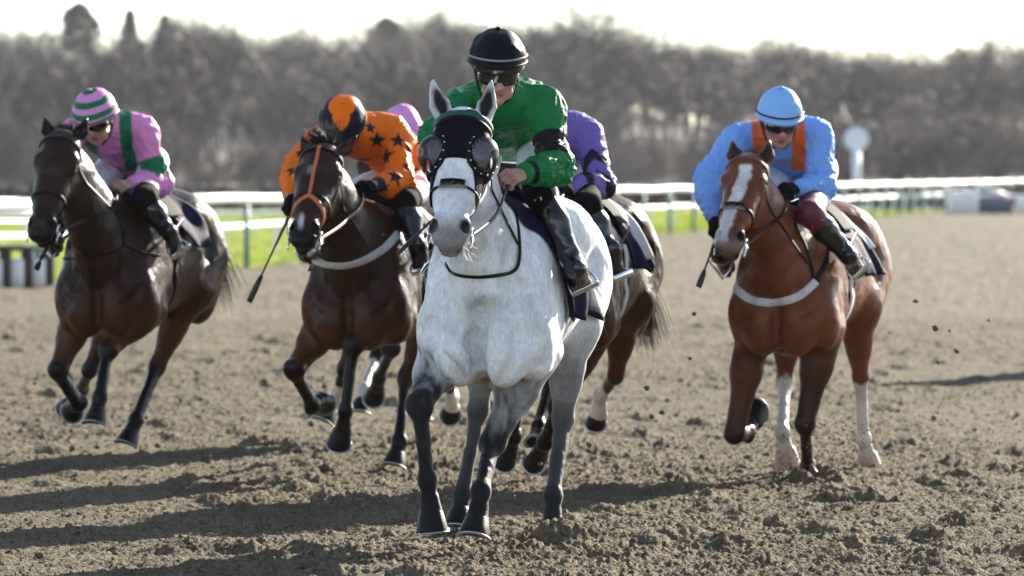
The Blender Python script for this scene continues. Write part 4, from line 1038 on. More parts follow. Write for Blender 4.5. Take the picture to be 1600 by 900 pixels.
        for q in (-1, 1):
            E((q * .042, .058, -.03), (.026, .026, .022), .02); E((q * .074, -.012, -.022), (.010, .020, .030), .01)
            E((q * .040, .018, -.088), (.026, .045, .022), .03)
            E((q * .032, .092, .0), (.017, .012, .011), .012, (.3, .15, .11), True)
        b.cap(H(0, .088, .005), H(0, .112, -.038), .0095 * s, .0145 * s, .012, col=sk)
        for q in (-1, 1): E((q * .012, .100, -.040), (.009, .010, .008), .008)
        lip = (sk[0] * .75, sk[1] * .5, sk[2] * .5)
        E((0, .088, -.070), (.024, .010, .0065), .006, lip); E((0, .086, -.082), (.020, .010, .007), .006, lip); E((0, .098, -.0765), (.022, .007, .0018), .003, (.12, .04, .035), True)
        grips = [j.hand(b, q, 0, sk) for q in (0, 1)]; j.grips = grips
        # blush of wind-burnt cheeks is left to the shader's noise
        v, f = b.mesh(vox * .85); _, C = b.ev(v, True); me = mesh_np('person', v - j.org, f, np.clip(C, .01, 1))
        o = link('person', me, M_SKIN, None, j.org); tag(o, label, 'jockey', group); j.o = o; j.body = b
        # clothes
        bj = Body(); j.torso(bj, .016, .05, c['silk'], True, .93, .006)
        bj.ell(lerp(ms, H(0, 0, 0), .18), (.085 * s, .075 * s, .055 * s), .04, j.S, j.F, c['silk'])
        j.bj = bj; j.jersey = j.skin(bj, 'jersey', M_SILK, vox, None, True, j.folds(.0088), c.get('pat'))
        bp = Body(); bp.ell(j.hip, (.140 * s, .125 * s, .105 * s), .05, j.L, j.F); bp.ell(j.hip - nrm(ms - j.hip) * .05, (.145 * s, .11 * s, .10 * s), .05, j.L, j.F); j.legs(bp, .010, lo=.22)
        j.skin(bp, 'breeches', c.get('breech', M_BREECH), vox * 1.15, None, None, j.folds(.004))
        for q in (0, 1):
            kb = Body(); t0 = lerp(j.hips[q], j.kn[q], c.get('kneetop', .88)); kb.cap(t0, j.kn[q], .073 * s, .064 * s, .03); kb.cap(j.kn[q], lerp(j.kn[q], j.an[q], .3), .064 * s, .060 * s, .03)
            j.skin(kb, 'knee_cuff', c.get('kneemat', M_BLACKKNIT), .0095, None, None, j.folds(.003))
            bb = Body(); k0 = lerp(j.kn[q], j.an[q], c.get('boottop', .10)); m = lerp(k0, j.an[q], .35)
            bb.cap(k0, m, .058 * s, .061 * s, .03); bb.cap(m, j.an[q], .061 * s, .044 * s, .03)
            td = nrm(j.to[q] - j.an[q]); lg = nrm(j.an[q] - k0); sl = nrm(lg - td * np.dot(lg, td)); xs = np.cross(td, sl)
            bb.cap(j.an[q] + sl * .03, j.to[q] + sl * .028, (.041 * s, .038 * s), (.043 * s, .026 * s), .035, xs, cap=.035)
            bb.ell(j.an[q] + sl * .04 - td * .03, (.045 * s, .036 * s, .04 * s), .03, td, xs)
            bt = j.skin(bb, 'boot', M_BOOT, .0085, None, None, lambda v: .004 * vnoise(v * V(16, 16, 30), 51))
            # stirrup iron and leather
            cst = j.an[q] + sl * .075 + td * .11; a0 = cst + xs * .06; a1 = cst - xs * .06; tp = cst - sl * .115 - td * .03
            st = MB().tube(bez([a0, lerp(a0, tp, .45) + xs * .018, tp, lerp(a1, tp, .45) - xs * .018, a1], 6), .006, 6); st.box(cst, (.125, .035, .010), xs, td, .003)
            so = h.part(st, 'stirrup_iron', M_STEEL)
            topL = h.b.snap([h.T(.08, (-.26 if q == 0 else .26), 1.36)], .04)[0]
            P = bez([topL, lerp(topL, tp, .5), tp], 8); h.part(MB().ribbon(P, [h.L * (-1 if q == 0 else 1)] * len(P), .022, .006), 'stirrup_leather', M_LEATHER, so)
        if c.get('glove'):
            for q in (0, 1):
                if q in c['glove']:
                    bg = Body(); j.hand(bg, q, .0032); j.skin(bg, 'glove', M_BLACKKNIT, .005)
        j.helmet(); return o
    def helmet(j):
        c, s = j.c, j.k; H = j.HD; n = 36; m = 16; v = []; f = []; P = []
        w, d, t = c.get('helm', (.113, .132, .130)); hz = c.get('hz', .035)
        for i in range(m + 1):
            for k in range(n):
                az = 2 * math.pi * k / n; ca, sa = math.cos(az), math.sin(az)
                end = 1.72 + .14 * max(0, -ca) - .06 * max(0, ca); th = .02 + (end - .02) * i / m
                r = 1 + (.010 * math.sin(az * 8) * math.sin(th) if c.get('pleat', True) else 0)
                pk = .025 * max(0, ca) ** 3 * sstep(1.2, 1.7, th)
                p = (w * math.sin(th) * sa * r, -.012 + (d * r + pk) * math.sin(th) * ca, hz + t * math.cos(th) * (1.0 if th < 1.57 else .9))
                P.append(p); v.append(H(*p))
        for i in range(m):
            for k in range(n): f.append([i * n + k, (i + 1) * n + k, (i + 1) * n + (k + 1) % n, i * n + (k + 1) % n])
        # rim turned in
        base = m * n
        for k in range(n): q = V(P[base + k]); P.append(tuple(q * V(.86, .86, 1) + V(0, 0, .012))); v.append(H(*P[-1]))
        for k in range(n): f.append([base + k, base + n + k, base + n + (k + 1) % n, base + (k + 1) % n])
        P = np.array(P); v = np.array(v); C = np.array([c['cap'](p) for p in P])
        v = v + (v - j.hd) * (.03 * vnoise(P * 22, 7) * (P[:, 2] > .02))[:, None] * c.get('puff', 1)
        # finer mesh so the cap's pattern has clean edges
        me = mesh_np('helmet', v - j.org, f, None); o = link('helmet', me, M_CAPSILK, j.o)
        import bmesh
        bm = bmesh.new(); bm.from_mesh(me); lay = bm.verts.layers.float_vector.new('P'); bm.verts.ensure_lookup_table()
        for i, p in enumerate(P): bm.verts[i][lay] = p
        bmesh.ops.subdivide_edges(bm, edges=bm.edges[:], cuts=4, use_grid_fill=True)
        Q = np.array([tuple(x[lay]) for x in bm.verts]); bm.to_mesh(me); bm.free()
        me.attributes.remove(me.attributes['P'])
        C = np.array([c['cap'](p) for p in Q]); a = me.color_attributes.new('Col', 'FLOAT_COLOR', 'POINT'); a.data.foreach_set('color', np.concatenate([C, np.ones((len(C), 1))], 1).astype(np.float32).ravel())
        me.polygons.foreach_set('use_smooth', np.ones(len(me.polygons), bool))
        # band and rim
        def ring(z, sc_, rad, nm, mt):
            pts = []
            for k in range(40):
                az = 2 * math.pi * k / 40; ca, sa = math.cos(az), math.sin(az); th = math.acos(max(-1, min(1, (z) / t))); pk = .025 * max(0, ca) ** 3 * sstep(1.2, 1.7, th)
                tilt = -.018 * max(0, -ca) + .010 * max(0, ca)
                pts.append(H(w * sc_ * math.sin(th) * sa, -.012 + (d * sc_ + pk) * math.sin(th) * ca, hz + z + tilt))
            j.part(MB().tube(pts, rad, 6, close=True), nm, mt, o)
        ring(.018, 1.02, c.get('bandr', .005), 'cap_band', c.get('bandmat', M_HELM))
        ring(-.010, 1.0, .007, 'helmet_rim', c.get('rimmat', M_HELM))
        j.part(MB().sphere(H(0, -.012, hz + t + .002), (.014, .014, .008), 10, 6), 'cap_button', c.get('buttonmat', M_HELM), o)
        # chin straps
        mb = MB()
        for q in (-1, 1):
            P_ = [H(q * .094, .02, .02), H(q * .084, .018, -.04), H(q * .062, .035, -.095), H(q * .02, .05, -.128)]
            P_ = bez(P_, 6); mb.ribbon(P_, [j.S * q + j.G * .3] * len(P_), .015, .004)
            mb.ribbon(bez([H(q * .096, -.05, .02), H(q * .088, -.02, -.03), H(q * .076, .012, -.065)], 5), [j.S * q] * 11, .014, .004)
        j.part(mb, 'chin_strap', M_LEATHER, o)
        # goggles
        def gog(u0, hh, out, nm):
            fr = MB(); ln = MB(); P_ = []; N_ = []
            for k in range(25):
                a = R(-82 + 164 * k / 24); P_.append(H((.082 + out) * math.sin(a), -.005 + (.103 + out) * math.cos(a) , u0 - .010 * (1 - abs(math.sin(a))) ** 3 * 0)); N_.append(j.S * math.sin(a) + j.G * math.cos(a))
            wd = [hh * (1.0 if abs(k - 12) < 8 else 1.0 - .09 * (abs(k - 12) - 7)) for k in range(25)]
            g = j.part(MB().ribbon(P_, N_, wd, .010), nm, M_RUBBER)
            j.part(MB().ribbon([p + n_ * .006 for p, n_ in zip(P_[3:-3], N_[3:-3])], N_[3:-3], [x * .74 for x in wd[3:-3]], .009), 'lens', M_GLOSS, g)
            return g
        gog(.002, c.get('gog', .066), .002, 'goggles')
        if c.get('spare'):
            g = gog(.042, .050, .024, 'spare_goggles')
            j.spare = g
    def mark(j, txt, size, p, ux, uy, mt, name, parent):
        """a small printed word on a flat or gently curved piece of kit"""
        cu = bpy.data.curves.new(name, 'FONT'); cu.body = txt; cu.size = size; cu.align_x = 'CENTER'; cu.resolution_u = 2; cu.offset = .0004
        tmp = bpy.data.objects.new(name, cu); COL.objects.link(tmp); dg = bpy.context.evaluated_depsgraph_get(); me0 = bpy.data.meshes.new_from_object(tmp.evaluated_get(dg))
        n = len(me0.vertices); co = np.zeros(n * 3); me0.vertices.foreach_get('co', co); co = co.reshape(-1, 3); pol = [list(x.vertices) for x in me0.polygons]
        bpy.data.objects.remove(tmp); bpy.data.curves.remove(cu)
        return link(name, mesh_np(name, p + co[:, :1] * ux + co[:, 1:2] * uy - j.org, pol), mt, parent)
    def text_on(j, body, txt, size, px, py, Y0, mt, name, parent, up=None, wid=None):
        """letters laid on the cloth where the camera sees the given point"""
        cu = bpy.data.curves.new(name, 'FONT'); cu.body = txt; cu.size = size; cu.align_x = 'CENTER'; cu.extrude = .0; cu.offset = .0006; cu.resolution_u = 2
        tmp = bpy.data.objects.new(name, cu); COL.objects.link(tmp); dg = bpy.context.evaluated_depsgraph_get(); me0 = bpy.data.meshes.new_from_object(tmp.evaluated_get(dg))
        n = len(me0.vertices); co = np.zeros(n * 3); me0.vertices.foreach_get('co', co); co = co.reshape(-1, 3); pol = [list(p.vertices) for p in me0.polygons]
        bpy.data.objects.remove(tmp); bpy.data.curves.remove(cu)
        o = V(0, 0, CAM_H); d = ray_dir(px, py); t = Y0
        for _ in range(120):
            dd = body.ev(np.array([o + d * t]))[0]; t += np.clip(dd * .7, .0006, .03) if dd > .0005 else 0
        p0 = o + d * t; nn = body.grad(np.array([p0]))[0]; ux = nrm(V(1, 0, 0) - nn * nn[0]); uy = np.cross(nn, ux); uy = uy if uy[2] > 0 else -uy
        v = p0 + co[:, :1] * ux + co[:, 1:2] * uy
        v = body.snap(v, .006, 3)
        return link(name, mesh_np(name, v - j.org, pol), mt, parent)
def whip(p0, p1, label, flap=M_WHIPNAVY, grip=.16, r=.006, fw=1.0):
    p0, p1 = V(p0), V(p1); d = nrm(p1 - p0); L = np.linalg.norm(p1 - p0)
    m = MB().tube([p0, p0 + d * grip * .5, p0 + d * grip, lerp(p0, p1, .45), lerp(p0, p1, .80)], [r * 1.7, r * 1.9, r * 1.5, r, r * .8], 8)
    o = m.build('riding_whip', M_WHIP, None, p0, loc=p0); tag(o, label, 'riding whip', 'whips held by the jockeys')
    MB().tube([p0 - d * .012, p0, p0 + d * .008], [.008, .014, .011], 8).build('handle_knob', M_WHIP, o, p0)
    s = lerp(p0, p1, .74); n = nrm(np.cross(d, V(0, 1, 0)))
    MB().ribbon([lerp(s, p1, t) for t in np.linspace(0, 1, 6)], [n * .2 + V(0, -1, 0)] * 6, [.02 * fw, .026 * fw, .03 * fw, .032 * fw, .032 * fw, .028 * fw], .008).build('flap', flap, o, p0)
    return o
# ------------------------------------------------------------------ the runners
GREYB, GREYD = (.80, .815, .85), (.004, .004, .005)
RUN = 'racehorses galloping on the track'
def head_coords(h, v):
    q = v - h.poll; return q @ h.A / h.hl, q @ h.S / h.hs, q @ h.N / h.hs
def blend(col, m, c2):
    m = np.clip(m, 0, 1)[:, None]; return col * (1 - m) + V(c2) * m
def paint_grey(h, v, col):
    n = fnoise(v * 30, 3, 2)[:, None]; z = v[:, 2:3]
    str_ = fnoise(v * V(26, 26, 9), 3, 12)
    def seg(a, b, rad):
        ax = b - a; t = (v - a) @ ax / (ax @ ax); d = np.linalg.norm(v - a - np.clip(t, 0, 1)[:, None] * ax, axis=1); return t, sstep(rad, rad * .75, d)
    for q in (0, 1):
        kn, ft, hf = h.forek[q]; t, m = seg(h.elb[q], kn, .19); col = blend(col, m * sstep(.12, .92, t + str_ * .60) * .82, (.055, .055, .062)); col = blend(col, m * sstep(.62, .95, t + str_ * .42), (.006, .006, .007))
        hk, ft, hf = h.hindk[q]; t, m = seg(h.stf[q], hk, .20); col = blend(col, m * sstep(.0, .75, t + str_ * .25) * .62, (.10, .10, .11))
        t, m = seg(hk, ft, .12); col = blend(col, m * (.78 + .22 * sstep(.1, .9, t + str_ * .2)) * sstep(-.35, .1, t), (.040, .040, .045))
        t, m = seg(ft, hf, .10); col = blend(col, m * sstep(-.3, .1, t), (.012, .012, .014))
    under = np.exp(-(((v - h.neck[5][0]) / .15) ** 2).sum(1))[:, None]  # shade below the head, painted into the neck colour
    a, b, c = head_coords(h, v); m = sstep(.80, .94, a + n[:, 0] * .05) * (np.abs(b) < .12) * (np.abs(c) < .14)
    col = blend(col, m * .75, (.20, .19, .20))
    d = np.min([np.linalg.norm(v - x[0], axis=1) - x[1] for x in h.neck[3:7]], axis=0)[:, None]; col = col * (1 - .42 * sstep(.07, -.03, d) * (c[:, None] < -.13))  # neck colour darkened further: grey dapples plus painted shade of the head
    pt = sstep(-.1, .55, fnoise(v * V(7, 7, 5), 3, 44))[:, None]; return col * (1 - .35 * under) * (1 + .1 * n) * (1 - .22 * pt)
def sock(col, h, v, k, up, q, c2=(.55, .5, .45)):
    """white stocking on one leg: from the hoof up to the given height along the shank"""
    f, u = k; ax = u - f; L = np.linalg.norm(ax); ax = ax / L; t = (v - f) @ ax; d = np.linalg.norm(v - f - np.clip(t, -.3, L)[:, None] * ax, axis=1)
    n = fnoise(v * 40, 2, 8) * .02
    return blend(col, sstep(.16, .11, d) * sstep(up + .015, up - .015, t + n), c2)

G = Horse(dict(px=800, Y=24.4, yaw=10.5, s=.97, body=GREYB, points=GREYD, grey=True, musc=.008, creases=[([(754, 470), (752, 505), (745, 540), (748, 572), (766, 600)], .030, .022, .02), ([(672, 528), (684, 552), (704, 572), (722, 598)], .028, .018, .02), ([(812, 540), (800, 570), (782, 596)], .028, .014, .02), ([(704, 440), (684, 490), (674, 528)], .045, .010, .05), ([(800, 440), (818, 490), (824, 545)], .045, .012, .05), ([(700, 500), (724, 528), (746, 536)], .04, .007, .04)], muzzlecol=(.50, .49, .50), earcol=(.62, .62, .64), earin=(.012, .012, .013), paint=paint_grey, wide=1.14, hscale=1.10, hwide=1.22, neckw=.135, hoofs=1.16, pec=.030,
    head=dict(poll=(725, 184, .98), muzzle=(700, 386), yaw=6, ears=[(675, 125), (768, 127)]),
    fore=[dict(knee=(655, 634, -1), fet=(668, 750, 1), hoof=(677, 836, 1), up=(.42, .43, .45), w=1.45),
          dict(knee=(768, 694, -1), fet=(752, 768, -1), hoof=(740, 846, -1), up=(.42, .43, .45), w=1.3)],
    hind=[dict(hock=(748, 640, 1), fet=(722, 772, -1), hoof=(716, 832, -1), up=(.42, .43, .45), kneecol=(.15, .15, .165), w=1.2),
          dict(hock=(880, 655, 1), fet=(864, 775, -1), hoof=(862, 852, -1), up=(.42, .43, .45), kneecol=(.15, .15, .165), w=1.2)]))
G.make(.009, 'horse', 'dappled grey racehorse in black hood with mesh eye cups, galloping in front', RUN)
G.hood(); G.bridle(M_LEATHER, noseA=(.60, .66), nosew=.011); G.nose_pad(.59, M_HOOD, M_SHEEP)
G.saddlery(cloth=(-.02, .64), drop=119, shift=.24, flare=.02, seed=4)
G.part(MB().ribbon(*(lambda P: (P, G.b.grad(P)))(G.b.snap(G.hit([(697, 412), (712, 428), (755, 432), (800, 424), (811, 400), (808, 350), (798, 312)]), .002)), .015, .006), 'neck_strap', M_LEATHER)
G.hair('tail', [G.T(-.93, 0, 1.33), G.T(-.95, 0, 1.30)], [-G.F - .2 * G.Z] * 2, .62, 70, mat('horse_hair_grey', (.25, .25, .26), .5), .16, 1.0)
G.hair('forelock', [n_[0] + G.Z * n_[2] * .9 for n_ in G.neck[2:7]], [G.Z * .5 - G.L * .6 - G.F * .5] * 5, .10, 160, mat('mane_grey', (.30, .30, .31), .5), .3, .6)
rg = np.random.default_rng(2); m = MB()
for i in range(70):
    p = G.H(rg.uniform(.88, 1.0), rg.uniform(-.05, .05), rg.uniform(-.09, -.03)); d = nrm(G.A * rg.uniform(.3, 1) - G.N * rg.uniform(0, .6) + G.S * rg.normal(0, .5)); m.tube([p, p + d * rg.uniform(.05, .085)], [.0011, .0004], 3, caps=False)
G.part(m, 'whiskers', mat('whisker_hair', (.4, .4, .4), .5))

def cap_plain(c): return lambda p: c
GREEN, BLACK = (.0012, .155, .042), (.004, .004, .006)
def pat_green(j, v, C):
    for q in (0, 1):
        ax = j.el[q] - j.sh[q]; t = (v - j.sh[q]) @ ax / (ax @ ax); d = np.linalg.norm(v - j.sh[q] - np.clip(t, 0, 1)[:, None] * ax, axis=1)
        C = blend(C, (d < .12) * sstep(.50, .52, t) * sstep(.90, .88, t), BLACK)
        ax = j.wr[q] - j.el[q]; t = (v - j.el[q]) @ ax / (ax @ ax); d = np.linalg.norm(v - j.el[q] - np.clip(t, 0, 1)[:, None] * ax, axis=1)
        C = blend(C, (d < .1) * sstep(.76, .78, t) * sstep(.88, .86, t), BLACK)
    return C
JG = Jockey(G, dict(head=(777, 112, .60), hump=.05, sh=[(722, 166, .33), (850, 164, .33)], el=[(684, 212, -1), (870, 262, -1)], wr=[(712, 270, -1), (816, 272, -1)],
    kneetop=.95, bandmat=M_PRINT, gog=.074, hip=(800, 212, -.22), knee=(842, 300, .30), ankle=(897, 412, .02), toe=(906, 438, .16), rleg=[(735, 300, .2), (700, 400, -.15)], silk=GREEN, pat=pat_green, cap=cap_plain((.0045, .005, .009)), spare=True, pleat=False, hpitch=16, hyaw=-6,
    helm=(.122, .140, .126), hz=.055, skin=(.36, .19, .15)))
JG.make('jockey in green silks with black armbands and plain black helmet', .0055)
JG.mark('UoF', .022, JG.HD(-.006, .138, .034), JG.S, JG.U, M_PRINT, 'goggle_print', JG.spare)
for q in (0, 1): G.rein(-1 if q == 0 else 1, JG.grips[q][0], M_LEATHER)
w0 = JG.grips[0][0]; whip(w0 - nrm(at(622, 396, 23.4) - w0) * .06, at(622, 396, 23.45), 'black riding whip pointing down beside the grey horse\'s hooded head', M_WHIP, fw=.55)
# chestnut with the white blaze, on the right
CH, CHD = (.135, .038, .013), (.06, .018, .008)
def paint_chestnut(h, v, col):
    a, b, c = head_coords(h, v); n = fnoise(v * 35, 2, 4) * .012; front = (c > -.02) & (np.abs(b) < .13) & (a > -.05) & (a < 1.1)
    cen = .012 - .05 * sstep(.25, .9, a); wdt = np.where(a < .62, .034 - .006 * a, .030 + .012 * sstep(.6, .85, a))
    m = sstep(.006, -.006, np.abs(b - cen + n) - wdt) * sstep(.15, .19, a + n) * sstep(1.0, .93, a) * front
    col = blend(col, m, (.62, .60, .60))
    col = blend(col, sstep(.86, .96, a) * front * .55, (.22, .15, .13))
    for q, up in ((0, .34), (1, .36)):
        col = sock(col, h, v, (h.hindk[q][1], h.hindk[q][0]), up, q)
        hf = h.hindk[q][2]; d = np.linalg.norm(v - lerp(h.hindk[q][1], hf, .35), axis=1); col = blend(col, sstep(.12, .10, d), (.55, .5, .45))
    return col
C = Horse(dict(px=1262, Y=29.7, yaw=15, s=.95, body=CH, points=(.022, .008, .005), muzzlecol=(.09, .05, .04), earcol=(.08, .025, .010), earin=(.02, .012, .01), paint=paint_chestnut, wide=1.14,
    z0=-.03, hscale=1.08, hoofs=1.28, head=dict(poll=(1172, 250, .93), muzzle=(1137, 394), yaw=16, roll=-4, ears=[(1144, 220), (1202, 220)]),
    fore=[dict(knee=(1147, 680, -1), fet=(1168, 676, 1), hoof=(1180, 648, 1), up=(.085, .024, .009), toe=V(0, -.2, 1), w=1.2, k=.98),
          dict(knee=(1258, 664, -1), fet=(1262, 728, 1), hoof=(1264, 766, -1), up=(.085, .024, .009), dark=True, w=1.2, k=.92)],
    hind=[dict(hock=(1226, 598, 1), fet=(1222, 675, -1), hoof=(1232, 730, 1), up=CH, kneecol=CHD, hoofmat=M_PINKHOOF, w=1.1, k=.95),
          dict(hock=(1345, 590, 1), fet=(1349, 684, 1), hoof=(1360, 736, 1), up=CH, kneecol=CHD, hoofmat=M_PINKHOOF, w=1.15)]))
C.make(.010, 'horse', 'chestnut racehorse with broad white blaze and white hind stockings', RUN)
C.bridle(M_LEATHER, noseA=(.60, .66), browmat=mat('brown_browband', (.10, .04, .025), .5)); C.nose_pad(.60, M_HOOD, M_SHEEP)
C.saddlery(cloth=(-.10, .42), drop=96, shift=.28, flare=.035, numcloth=(-.07, -.02, -70, 70), seed=7)
def chest_strap(h, pp, name, mt, w, th=.007):
    P = h.b.snap(h.hit(pp), .002); return h.part(MB().ribbon(P, h.b.grad(P), w, th), name, mt)
o = chest_strap(C, [(1143, 425), (1152, 452), (1178, 470), (1215, 472), (1250, 462), (1275, 440)], 'breast_girth', M_WEB, .042)
chest_strap(C, [(1240, 350), (1258, 385), (1272, 436)], 'neck_strap', M_LEATHER, .02); chest_strap(C, [(1275, 440), (1292, 405), (1298, 380)], 'side_strap', M_LEATHER, .03)
C.hair('tail', [C.T(-.93, 0, 1.33), C.T(-.95, 0, 1.30)], [-C.F - .1 * C.Z] * 2, .6, 60, M_HAIR_RED, .16, 1.0)
C.hair('forelock', [C.H(-.06, b, -.03) for b in (-.03, 0, .03)], [C.Z + C.F * .1] * 3, .06, 60, M_HAIR, .25, .2)
C.hair('mane', [n_[0] + C.Z * n_[2] * .95 for n_ in C.neck[2:8]], [C.Z * .2 - C.L * .8 - C.F * .5] * 6, .10, 120, M_HAIR_RED, .3, .6)
SKY_B, ORA = (.17, .36, .78), (.62, .115, .018)
def pat_blue(j, v, Cc):
    ms = lerp(j.sh[0], j.sh[1], .5); x = (v - ms) @ nrm(j.sh[1] - j.sh[0]); z = v[:, 2] - ms[2]; y = (v - ms) @ j.F
    ax = np.abs(x); m = sstep(.060, .066, ax) * sstep(.140, .134, ax) * sstep(-.185, -.175, z)
    return blend(Cc, m * sstep(-.30, -.26, y), ORA)
def cap_blue(p): return (.22, .44, .80)
JC = Jockey(C, dict(hump=.03, kneemat=M_MAROON, kneetop=.74, head=(1218, 190, .50), sh=[(1156, 215, .28), (1276, 208, .28)], el=[(1108, 276, -1), (1284, 292, -1)], wr=[(1114, 340, -1), (1244, 294, -1)],
    hip=(1254, 266, -.24), knee=(1266, 334, .26), ankle=(1322, 396, .0), toe=(1336, 420, .10), silk=SKY_B, pat=pat_blue, cap=cap_blue, bandmat=M_HELM, rimmat=mat('light_blue_rim', (.22, .44, .80), .5), buttonmat=mat('light_blue_button', (.22, .44, .80), .5),
    glove=(0, 1), hpitch=20, hyaw=-8, helm=(.118, .136, .144), hdir=[V(0, -.5, -1), None]))
JC.make('jockey in light blue silks with orange braces and pale blue cap', .0065)
JC.text_on(JC.bj, 'Northern Park\n   Racing', .036, 1232, 252, C.c['Y'] - 1.2, M_NUM, 'chest_lettering', JC.jersey)
for q in (0, 1): C.rein(-1 if q == 0 else 1, JC.grips[q][0], M_LEATHER)
w0 = JC.grips[0][0]; w1 = at(1091, 449, w0[1] - .1); whip(w0 - nrm(w1 - w0) * .05, w1, 'navy riding whip hanging from the black glove beside the chestnut horse')

# dark bay on the left
DB = (.0215, .0085, .0042)
def paint_bay(h, v, col):
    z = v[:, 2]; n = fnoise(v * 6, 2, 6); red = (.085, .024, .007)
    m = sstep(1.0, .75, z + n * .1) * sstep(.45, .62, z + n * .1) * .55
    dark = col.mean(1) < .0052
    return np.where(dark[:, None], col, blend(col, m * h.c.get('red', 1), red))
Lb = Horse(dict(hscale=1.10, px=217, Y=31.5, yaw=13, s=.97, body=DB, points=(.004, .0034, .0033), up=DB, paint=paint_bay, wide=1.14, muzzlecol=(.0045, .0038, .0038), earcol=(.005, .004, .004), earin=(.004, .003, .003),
    z0=.0, head=dict(poll=(98, 212, 1.0), muzzle=(62, 376), yaw=12, roll=-3, ears=[(69, 183), (136, 184)]),
    fore=[dict(knee=(90, 580, -1), fet=(122, 630, 1), hoof=(112, 636, 1), up=DB, w=1.2, toe=V(0, .3, -1)),
          dict(knee=(168, 548, -1), fet=(156, 622, -1), hoof=(148, 668, -1), up=(.035, .011, .005), w=1.2)],
    hind=[dict(hock=(140, 578, 1), fet=(128, 606, 1), hoof=(107, 640, 1), up=DB, w=1.1),
          dict(hock=(245, 574, 1), fet=(213, 655, -1), hoof=(196, 700, -1), up=(.045, .014, .005), w=1.1)]))
Lb.make(.0105, 'horse', 'dark bay racehorse leftmost in the race, ridden by the pink and green jockey', RUN)
Lb.bridle(M_LEATHER, noseA=(.60, .66)); Lb.saddlery(cloth=(-.22, .22), drop=84, shift=.16, flare=.04, pad=(.34, .52, 66), seed=11, girthmat=M_LEATHER)
chest_strap(Lb, [(176, 310), (190, 350), (194, 380), (182, 392), (140, 400), (100, 404)], 'neck_strap', M_LEATHER, .016)
chest_strap(Lb, [(194, 382), (225, 396), (248, 400)], 'side_strap', M_LEATHER, .016)
Lb.hair('forelock', [Lb.H(-.06, b, -.04) for b in (-.045, 0, .045)], [Lb.Z + Lb.F * .1] * 3, .075, 130, M_HAIR, .3, .3)
Lb.hair('mane', [n_[0] + Lb.Z * n_[2] * .95 for n_ in Lb.neck[2:8]], [Lb.Z * .3 - Lb.L * .8 - Lb.F * .5] * 6, .10, 120, M_HAIR, .3, .6)
Lb.hair('tail', [Lb.T(-.93, 0, 1.36), Lb.T(-.95, 0, 1.30)], [-Lb.F + Lb.L * .25 + .05 * Lb.Z] * 2, .66, 300, M_HAIR, .12, 1.6, r=.004)
PINK, PGREEN = (.66, .24, .52), (.004, .15, .07)
def pat_pink(j, v, Cc):
    ax = j.el[1] - j.sh[1]
    for q in (0, 1):
        ax = j.el[q] - j.sh[q]; t = (v - j.sh[q]) @ ax / (ax @ ax); d = np.linalg.norm(v - j.sh[q] - np.clip(t, 0, 1)[:, None] * ax, axis=1)
        Cc = blend(Cc, (d < .12) * sstep(.52, .55, t) * sstep(.90, .87, t), PGREEN)
    ms = lerp(j.sh[0], j.sh[1], .5); x = (v - ms) @ nrm(j.sh[1] - j.sh[0]); ax = np.abs(x)
    return blend(Cc, sstep(.06, .066, ax) * sstep(.135, .128, ax) * sstep(-.24, -.22, v[:, 2] - ms[2]), PGREEN)
def cap_stripes(p):
    z = p[2]; k = .5 + .5 * math.cos((z - .005) * 2 * math.pi / .058)
    return PGREEN if k > .5 else PINK
JL = Jockey(Lb, dict(hump=.03, head=(150, 187, .52), sh=[(118, 206, .28), (222, 200, .28)], el=[(84, 262, -1), (250, 286, -1)], wr=[(120, 306, -1), (204, 288, -1)],
    hip=(212, 254, -.22), knee=(226, 312, .30), ankle=(262, 362, .02), toe=(272, 388, .12), silk=PINK, pat=pat_pink, cap=cap_stripes, bandr=.003, bandmat=mat('green_band', PGREEN, .5), rimmat=mat('green_rim', PGREEN, .5), buttonmat=mat('pink_button', PINK, .5),
    hpitch=24, hyaw=14, helm=(.122, .138, .138), hroll=-6))
JL.make('jockey in pink silks with green braces and a pink and green hooped cap', .0068)
for q in (0, 1): Lb.rein(-1 if q == 0 else 1, JL.grips[q][0], M_LEATHER)
w0 = JL.grips[0][0]; w1 = at(56, 422, Lb.c['Y'] - .75); whip(at(78, 376, Lb.c['Y'] - .55), w1, 'navy riding whip low beside the leftmost dark bay horse', r=.007)

